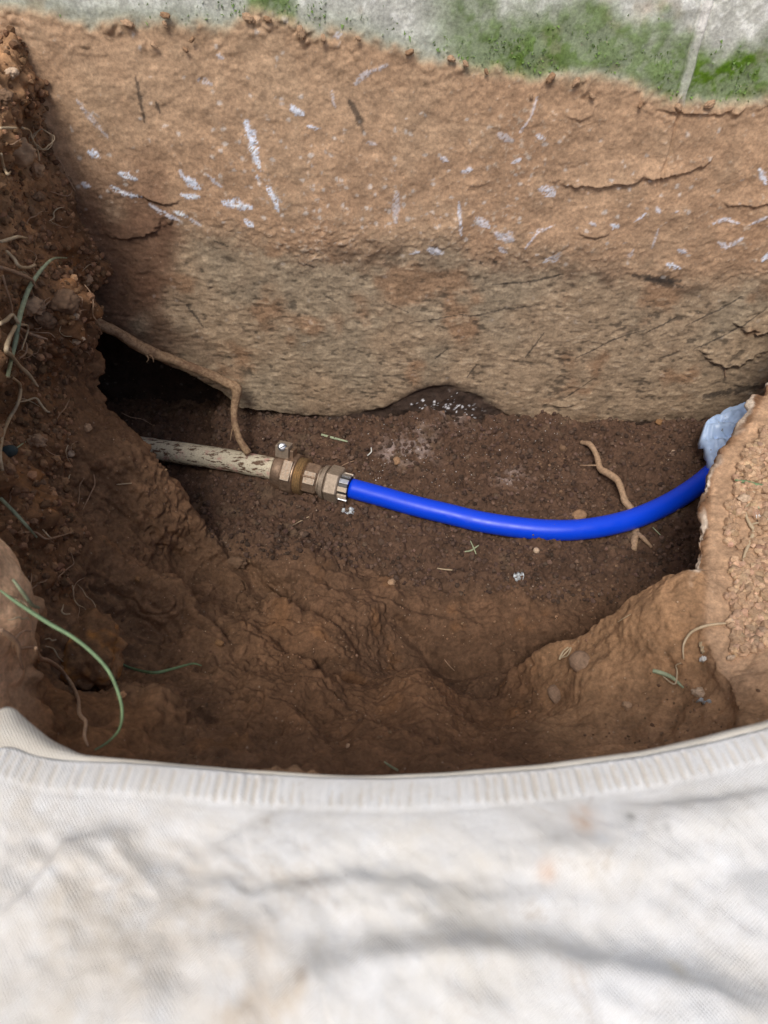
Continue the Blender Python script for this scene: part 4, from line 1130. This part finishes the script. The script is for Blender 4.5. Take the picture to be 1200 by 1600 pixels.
C_GREY = soil_clod_mat('grey_stone', (.27, .175, .115)); C_STONE = soil_clod_mat('tan_stone', (.30, .18, .10))
protos = [rock_mesh('clod', k, 4, .34) for k in range(6)]
protoS = [rock_mesh('stone', 60 + k, 3, .10) for k in range(3)]
def clod(px, py, wpx, mat, label, cat='clod', name='clod', k=0, flat=1.0, group=None, sink=.35, hpx=None):
    p = hit(px, py, 3.0)
    r = wpx / 2400 * float(p @ FWD)
    me = (protoS[k % 3][0] if name == 'stone' else protos[k % 6][0]).copy()
    o = obj(name, me, mat, label=label, cat=cat, group=group)
    o.location = lift(p, r * (1 - sink)); hr = (hpx / wpx if hpx else 1.0)
    o.scale = (r, r * hr, r * flat); o.rotation_euler = (random.uniform(-.3, .3), random.uniform(-.3, .3), random.uniform(-.5, .5) if hpx else random.uniform(0, 6))
    return o
big_clods = [
    (28, 238, 52, C_TAN, 'largest tan clod on the upper left bank', 34), (60, 266, 24, C_TAN, 'round tan clod just below the largest clod', None), (60, 308, 20, C_BROWN, 'brown oval clod below the round tan clod', None),
    (18, 115, 20, C_PALE, 'pale clod high in the dark corner of the left bank', None), (8, 150, 26, C_BROWN, 'dull clod at the left edge above the root stub', None), (48, 480, 40, C_TAN, 'rough tan clod behind the grass stalk', 34),
    (100, 470, 44, C_BROWN, 'broad lumpy brown clod left of the cavity', 50), (68, 500, 34, C_BROWN, 'round brown clod below the broad lumpy one', 28), (118, 494, 14, C_PALE, 'small pale yellow stone on the left bank', None),
    (119, 534, 14, C_PALE, 'pale crumb below the small yellow stone', None), (128, 529, 9, C_PALE, 'tiny pale crumb beside its larger neighbour', None), (138, 438, 18, C_TAN, 'tan crumb at the inner edge of the left bank', None),
    (110, 709, 14, C_PALE, 'single pale fleck of stone on the bank above the ochre lumps', None), (137, 669, 16, C_TAN, 'angular tan crumb midway down the left bank', None), (58, 690, 30, C_TAN, 'flat tan clod near the moss tuft', 22),
    (14, 705, 26, simple('dark_green_stone', (.03, .045, .045), .8, 0, 300, .3), 'dark greenish stone at the left edge', 22),
    (138, 1020, 105, C_OCHRE, 'big orange brown clod in the lower left bank', 165), (905, 806, 27, C_STONE, 'smooth tan stone tucked against the back of the blue pipe', 20),
    (348, 903, 0, None, '', None), (1172, 878, 26, C_TAN, 'large round crumb at the bottom of the crumbly shelf', 20), (1163, 780, 22, C_PALE, 'pale crumb at the base of the green blade', 18), (1172, 802, 13, C_TAN, 'reddish round crumb beside the forked root', None),
    (980, 1103, 15, C_TAN, 'round crumb on the slope of the right mound', None), (1092, 1082, 20, C_PALE, 'grey tan chip by the white splinter on the mound', 18), (895, 700, 0, None, '', None), (1142, 1028, 14, C_PALE, 'flat pale crumb on the right mound', 9),
    (868, 1085, 26, C_GREY, 'smooth grey brown stone half buried in the mound side', 36), (908, 1034, 36, C_GREY, 'greyish stone set in the tip of the right mound', 42), (612, 910, 12, C_TAN, 'crumbly tan piece standing on the near slope', 14), (544, 1166, 9, C_TAN, 'small round crumb above the bag hem', None),
    (215, 905, 9, C_OCHRE, 'orange crumb on the left slope', None), (343, 1005, 13, C_OCHRE, 'reddish crumb pressed into the lower slope', None), (880, 700, 12, C_BROWN, 'brown crumb on the floor near the wall', None), (620, 720, 13, C_STONE, 'ochre pebble on the floor above the blue pipe', 16),
    (1030, 660, 12, C_OCHRE, 'orange crumb by the wall foot at right', None), (1052, 706, 7, C_PALE, 'white pebble on the floor left of the plastic', None), (838, 860, 10, C_PALE, 'pale pebble on the floor under the blue pipe bend', None), (370, 880, 30, C_BROWN, 'smooth low lump of clay at the left of the floor', 20),
]
kk = 0
for px_, py_, w_, mat, lab, hp in big_clods:
    if mat is None: continue
    kk += 1
    clod(px_, py_, w_, mat, lab, k=kk, hpx=hp, name='stone' if 'stone' in lab or 'pebble' in lab else 'clod', cat='stone' if 'stone' in lab or 'pebble' in lab else 'clod', sink=.95 if w_ > 90 else .97 if w_ > 24 and px_ > 800 else .7 if w_ > 40 else .4)

# loose alike crumbs, one object each where they show about ten pixels, then the finer ones as stuff
small = [rock_mesh('crumb', 20 + k, 1, .32, .8) for k in range(5)]
vis = (TPX > 0) & (TPX < 1200) & (TPY > 0) & (TPY < 1215) & (TD > 0)
upn = TN[:, 2] > .45
on_shelf2 = (TV[:, 0] > shelf_edge(TV[:, 1]) + .022 + .02 * np.abs(vnoise(TV, .03, 69))) & (TV[:, 2] > -.63) & (TV[:, 1] > .37)
floor2 = (w_floor > .5)
left2 = (w_left > .5) & (lump_near < .3) & ((TV[:, 1] > .42) | (fbm(TV, .05, 2, .5, 77) > .35))
zbuf = {}
gx_ = (TPX / 6).astype(int); gy_ = (TPY / 6).astype(int)
ok = (gx_ >= 0) & (gx_ < 200) & (gy_ >= 0) & (gy_ < 267)
zb = np.full(200 * 267, 9.0)
np.minimum.at(zb, (gx_ * 267 + gy_)[ok], TD[ok])
front = np.zeros(len(TV), bool); front[ok] = TD[ok] < zb[(gx_ * 267 + gy_)[ok]] + .012
def pick(mask, n): 
    i = np.flatnonzero(mask & vis & front)
    return RNG.choice(i, min(n, len(i)), replace=False)
def place_crumbs(ids, rlo, rhi, mat, lab, grp, px):
    for i in ids:
        me = small[int(RNG.integers(5))][0]
        r = float(RNG.uniform(rlo, rhi))
        o = bpy.data.objects.new('crumb', me); COL.objects.link(o)
        o.location = TV[i] + TN[i] * r * .3; o.scale = (r, r, r); o.rotation_euler = tuple(RNG.uniform(0, 6.28, 3))
        o.material_slots[0].link = 'OBJECT' ; o.material_slots[0].material = mat
        tag(o, lab, 'crumb', grp)
for me, _, _ in small: me.materials.append(C_TAN)
place_crumbs(pick(on_shelf2 & upn, 110), .0040, .0068, C_TAN, 'loose tan crumb of dry clay lying on the crumbly right shelf', 'tan crumbs on the right shelf', 10)
place_crumbs(pick(floor2 & upn, 60), .003, .0062, C_DARK, 'dark damp crumb of soil lying on the pit floor', 'dark crumbs on the pit floor', 10)
place_crumbs(pick(left2 & (TPX < 160) & (TPY < 760), 45), .0025, .0055, C_BROWN, 'dull brown crumb clinging to the rough left bank', 'brown crumbs on the left bank', 10)
def crumb_stuff(name, ids, rlo, rhi, mat, lab, base=None, var=.35, lift_=.25):
    Vs = []; Fs = []; Cs = []; k = 0
    for i in ids:
        _, P_, F_ = small[int(RNG.integers(5))]
        Fa = np.array(F_)
        r = rlo * (rhi / rlo) ** float(RNG.random() ** 1.8)
        a, b_ = RNG.uniform(0, 6.28, 2); ca, sa, cb, sb = math.cos(a), math.sin(a), math.cos(b_), math.sin(b_)
        Rm = np.array([[ca, -sa, 0], [sa, ca, 0], [0, 0, 1]]) @ np.array([[1, 0, 0], [0, cb, -sb], [0, sb, cb]])
        Vs.append(P_ @ Rm.T * r + TV[i] + TN[i] * r * lift_); Fs.append(Fa + k); k += len(P_)
        if base is not None: Cs.append(np.tile(np.array(base, F32) * max(.6, 1 + var * RNG.normal()) * (1 + .025 * RNG.normal(size=3)), (len(P_), 1)))
    me = np_mesh(name, np.concatenate(Vs), np.concatenate(Fs), False, np.clip(np.concatenate(Cs), .01, .8) if Cs else None)
    return obj(name, me, M_CLOD if base is not None else mat, label=lab, cat='soil', kind='stuff')
crumb_stuff('shelf_crumbs', pick(on_shelf2 & upn & (fbm(TV, .05, 3, .6, 71) > -.25), 3600), .0010, .0058, C_TAN, 'fine dry tan crumbs covering the right shelf', (.44, .295, .19), .16, .45)
crumb_stuff('floor_crumbs', pick(floor2 & upn, 7000), .0012, .0046, C_DARK, 'fine dark crumbs strewn over the pit floor', (.095, .06, .044), .4, .5)
crumb_stuff('floor_grit', pick(floor2 & upn, 900), .0008, .0030, C_BROWN, 'lighter brown grit strewn over the pit floor')
crumb_stuff('lime_grit', pick(floor2 & upn & (TPX > 560) & (TPX < 880) & (TPY < 760), 300), .0004, .0010, simple('lime', (.7, .7, .7), .9), 'white lime grit on the floor near the wall')
crumb_stuff('bank_crumbs', pick(left2, 2800), .0008, .0060, C_BROWN, 'brown crumbs clinging to the left bank', (.23, .130, .072), .4, .4)
crumb_stuff('slope_crumbs', pick((sm > .5) & upn & (fbm(TV, .06, 2, .5, 68) > .1), 700), .0006, .0022, C_STONE, 'small crumbs lying on the near slope and mound', (.20, .12, .072), .35, .3)
crumb_stuff('pale_grit', pick((sm > .5) & upn & (TV[:, 2] < -.6), 120), .0004, .0010, C_PALE, 'tiny pale grit on the near slope and mound')

# ------------------------------------------------------------------ small scraps
def scrap(px, py, w, hh, mat, lab, cat, name, seed):
    c = lift(hit(px, py), .003)
    s = float(c @ FWD) / 1200
    V = []; F = []; n_ = 9
    for i in range(n_):
        for j in range(n_):
            u_ = i / (n_ - 1) - .5; v_ = j / (n_ - 1) - .5
            k = 1 - .5 * abs(v_) * 1.2 + .15 * math.sin(i * 1.9 + seed)
            V.append((c[0] + u_ * w * s * k, c[1] + v_ * hh * s + u_ * w * s * .2 * math.sin(seed), c[2] + .0025 * math.sin(i * 1.3 + seed) + .0018 * math.cos(j * 1.7 + seed)))
    for i in range(n_ - 1):
        for j in range(n_ - 1): F.append((i * n_ + j, (i + 1) * n_ + j, (i + 1) * n_ + j + 1, i * n_ + j + 1))
    o = obj(name, poly_mesh(name, V, F), mat, label=lab, cat=cat)
    m = o.modifiers.new('thick', 'SOLIDIFY'); m.thickness = .0006
M_FOIL = simple('grey_scrap', (.42, .45, .47), .45, .2, 300, .3, .0006); M_WHITE = simple('white_scrap', (.75, .75, .73), .6)
scrap(545, 799, 22, 14, M_FOIL, 'grey white scrap of foil lying just below the hex nut', 'scrap', 'foil_scrap', 1)
scrap(811, 900, 17, 15, M_FOIL, 'crumpled light grey scrap in the middle of the floor below the blue pipe', 'scrap', 'foil_scrap', 3)
scrap(1184, 806, 8, 8, M_WHITE, 'tiny white chip among crumbs on the right shelf', 'chip', 'white_chip', 2)
scrap(1098, 1030, 8, 6, M_WHITE, 'tiny white chip in the clay of the right mound', 'chip', 'white_chip', 4)
scrap(1100, 1097, 26, 4, M_FOIL, 'narrow pale splinter on the mound above the bag', 'splinter', 'splinter', 5)
scrap(1096, 1012, 7, 18, M_STRAW, 'flat straw flake beside the curved pale straw', 'plant stalk', 'straw_flake', 7)

# ------------------------------------------------------------------ moss along the ground line
Vm = []; Fm = []
zx, zz_ = TOPL
for k in range(2600):
    X_ = float(RNG.uniform(-.70, .72)); zt = float(np.interp(X_, zx, zz_))
    wgt = 1.0 if X_ > .05 else (.5 if abs(X_ + .12) < .06 else .12)
    if RNG.random() > wgt: continue
    zc = zt + (.018 + .016 * float(RNG.normal())) if X_ > .05 else zt + .012 + .008 * float(RNG.normal())
    nq = float(vnoise(np.array([[X_, 0, zc]]), .03, 600)[0])
    if nq < -.15: continue
    p = np.array([X_, W - .001, zc]); r = float(RNG.uniform(.0008, .0022)); l = float(RNG.uniform(.0006, .0028))
    a = float(RNG.uniform(0, 3.14)); k0 = len(Vm)
    Vm += [p + np.array([math.cos(a) * r, .001, math.sin(a) * r]), p - np.array([math.cos(a) * r, -.001, math.sin(a) * r]), p + np.array([RNG.normal() * .001, -l, RNG.normal() * .002])]
    Fm.append((k0, k0 + 1, k0 + 2))
M_MOSS = simple('moss_green', (.15, .25, .06), .9, 0, 60, .3)
o = obj('moss', np_mesh('moss', np.array(Vm), np.array(Fm), False), M_MOSS, wall, kind='stuff'); unparent_keep(o, wall)
o['label'] = 'green moss growing along the ground line of the wall'
# small clods lying on the ledge of soil at the ground line
cl_pts = [(258, 24, 18), (258, 38, 13), (388, 28, 22), (418, 30, 16), (470, 52, 24), (505, 60, 16), (300, 62, 12), (240, 70, 14), (200, 38, 22), (290, 78, 12), (705, 92, 16), (728, 100, 14), (860, 122, 20), (900, 128, 18), (925, 150, 14), (1000, 165, 12), (1060, 168, 16), (1110, 162, 20), (640, 82, 16), (560, 60, 12), (830, 150, 10), (760, 112, 12)]
for i, (a, b_, w_) in enumerate(cl_pts):
    p = at_y(a, b_, W - .008)
    me = protos[i % 6][0].copy()
    o = obj('clod', me, C_TAN if i % 3 else C_STONE, label='small tan clod stuck along the top edge of the clay on the wall', cat='clod', group='clods along the top of the clay wall')
    r = w_ / 2400 * float(p @ FWD) * .85
    o.location = p; o.scale = (r, r * .7, r * .8); o.rotation_euler = (random.uniform(0, 6), random.uniform(0, 6), 0)
# screw on the clamp ear (placed last: it uses the finished ear)
rotE = Matrix.Rotation(math.radians(-14), 3, 'X')
def ear_pt(x_, y_, z_): return rotE @ Vector((x_ * K, y_ * K, z_ * K))
sv = []; sf = []
# screw faces the viewer: along the direction from the ear towards the camera, in the coupling's axes
Rfit = AX.to_track_quat('X', 'Z').to_matrix()
tov = Rfit.transposed() @ (-(Vector(fit0))).normalized()
e1 = Vector((1, 0, 0)); e1 = (e1 - tov * e1.dot(tov)).normalized(); e2 = tov.cross(e1)
ctr = ear_pt(9, 0, 42) + tov * (10 * K)
head = []
for rr2, hh2 in ((6.6, -6), (6.8, 0), (6.3, 1.6), (3.5, 2.4)):
    for k in range(24):
        a = 2 * math.pi * k / 24
        head.append(tuple(ctr + (e1 * math.cos(a) + e2 * math.sin(a)) * rr2 * K + tov * hh2 * K))
hf = [(i * 24 + k, i * 24 + (k + 1) % 24, (i + 1) * 24 + (k + 1) % 24, (i + 1) * 24 + k) for i in range(3) for k in range(24)] + [tuple(72 + k for k in range(24))]
scr = fpart('screw', (head, hf), M_STEEL, True)
sl_a = math.radians(40); d1 = e1 * math.cos(sl_a) + e2 * math.sin(sl_a); d2 = tov.cross(d1)
sp_ = [tuple(ctr + d1 * (s1 * 6.2 * K) + d2 * (s2 * .9 * K) + tov * ((2.0 + s3 * .6) * K)) for s1 in (-1, 1) for s2 in (-1, 1) for s3 in (-1, 1)]
fpart('screw_slot', (sp_, [(0, 1, 3, 2), (4, 6, 7, 5), (0, 4, 5, 1), (2, 3, 7, 6), (0, 2, 6, 4), (1, 5, 7, 3)]), M_DARK, parent=scr)
print('SCENE TRIS', sum(len(m.polygons) for m in bpy.data.meshes))

# the big clod: crumbly brown soil with rust-coloured veins, modelled at its real size
big = [o for o in bpy.data.objects if o.get('label', '').startswith('big orange brown clod')][0]
_, P_, Fc = rock_mesh('clod', 91, 5, .22)
Rm = np.array(big.rotation_euler.to_matrix())
P_ = (P_ * np.array(big.scale)) @ Rm.T
Nn = P_ / np.linalg.norm(P_, axis=1, keepdims=True)
ck, _ = lumps(P_ + .5, .016, 41)
P_ = P_ + Nn * (.007 * ridged(P_, .030, 4, 900) + .004 * ck + .003 * fbm(P_, .008, 3, .6, 901))[:, None]
T3 = np.tile(c3(.24, .13, .065), (len(P_), 1))
T3 = lerp(T3, c3(.48, .21, .055), sstep(.15, .6, fbm(P_, .022, 3, .6, 902)) * .8)
T3 = lerp(T3, c3(.09, .055, .035), sstep(.25, .6, fbm(P_, .028, 3, .6, 903)) * .7)
me = np_mesh('clod', P_, np.array(Fc), True, T3)
me.materials.append(M_SOIL)
big.data = me; big.scale = (1, 1, 1); big.rotation_euler = (0, 0, 0)
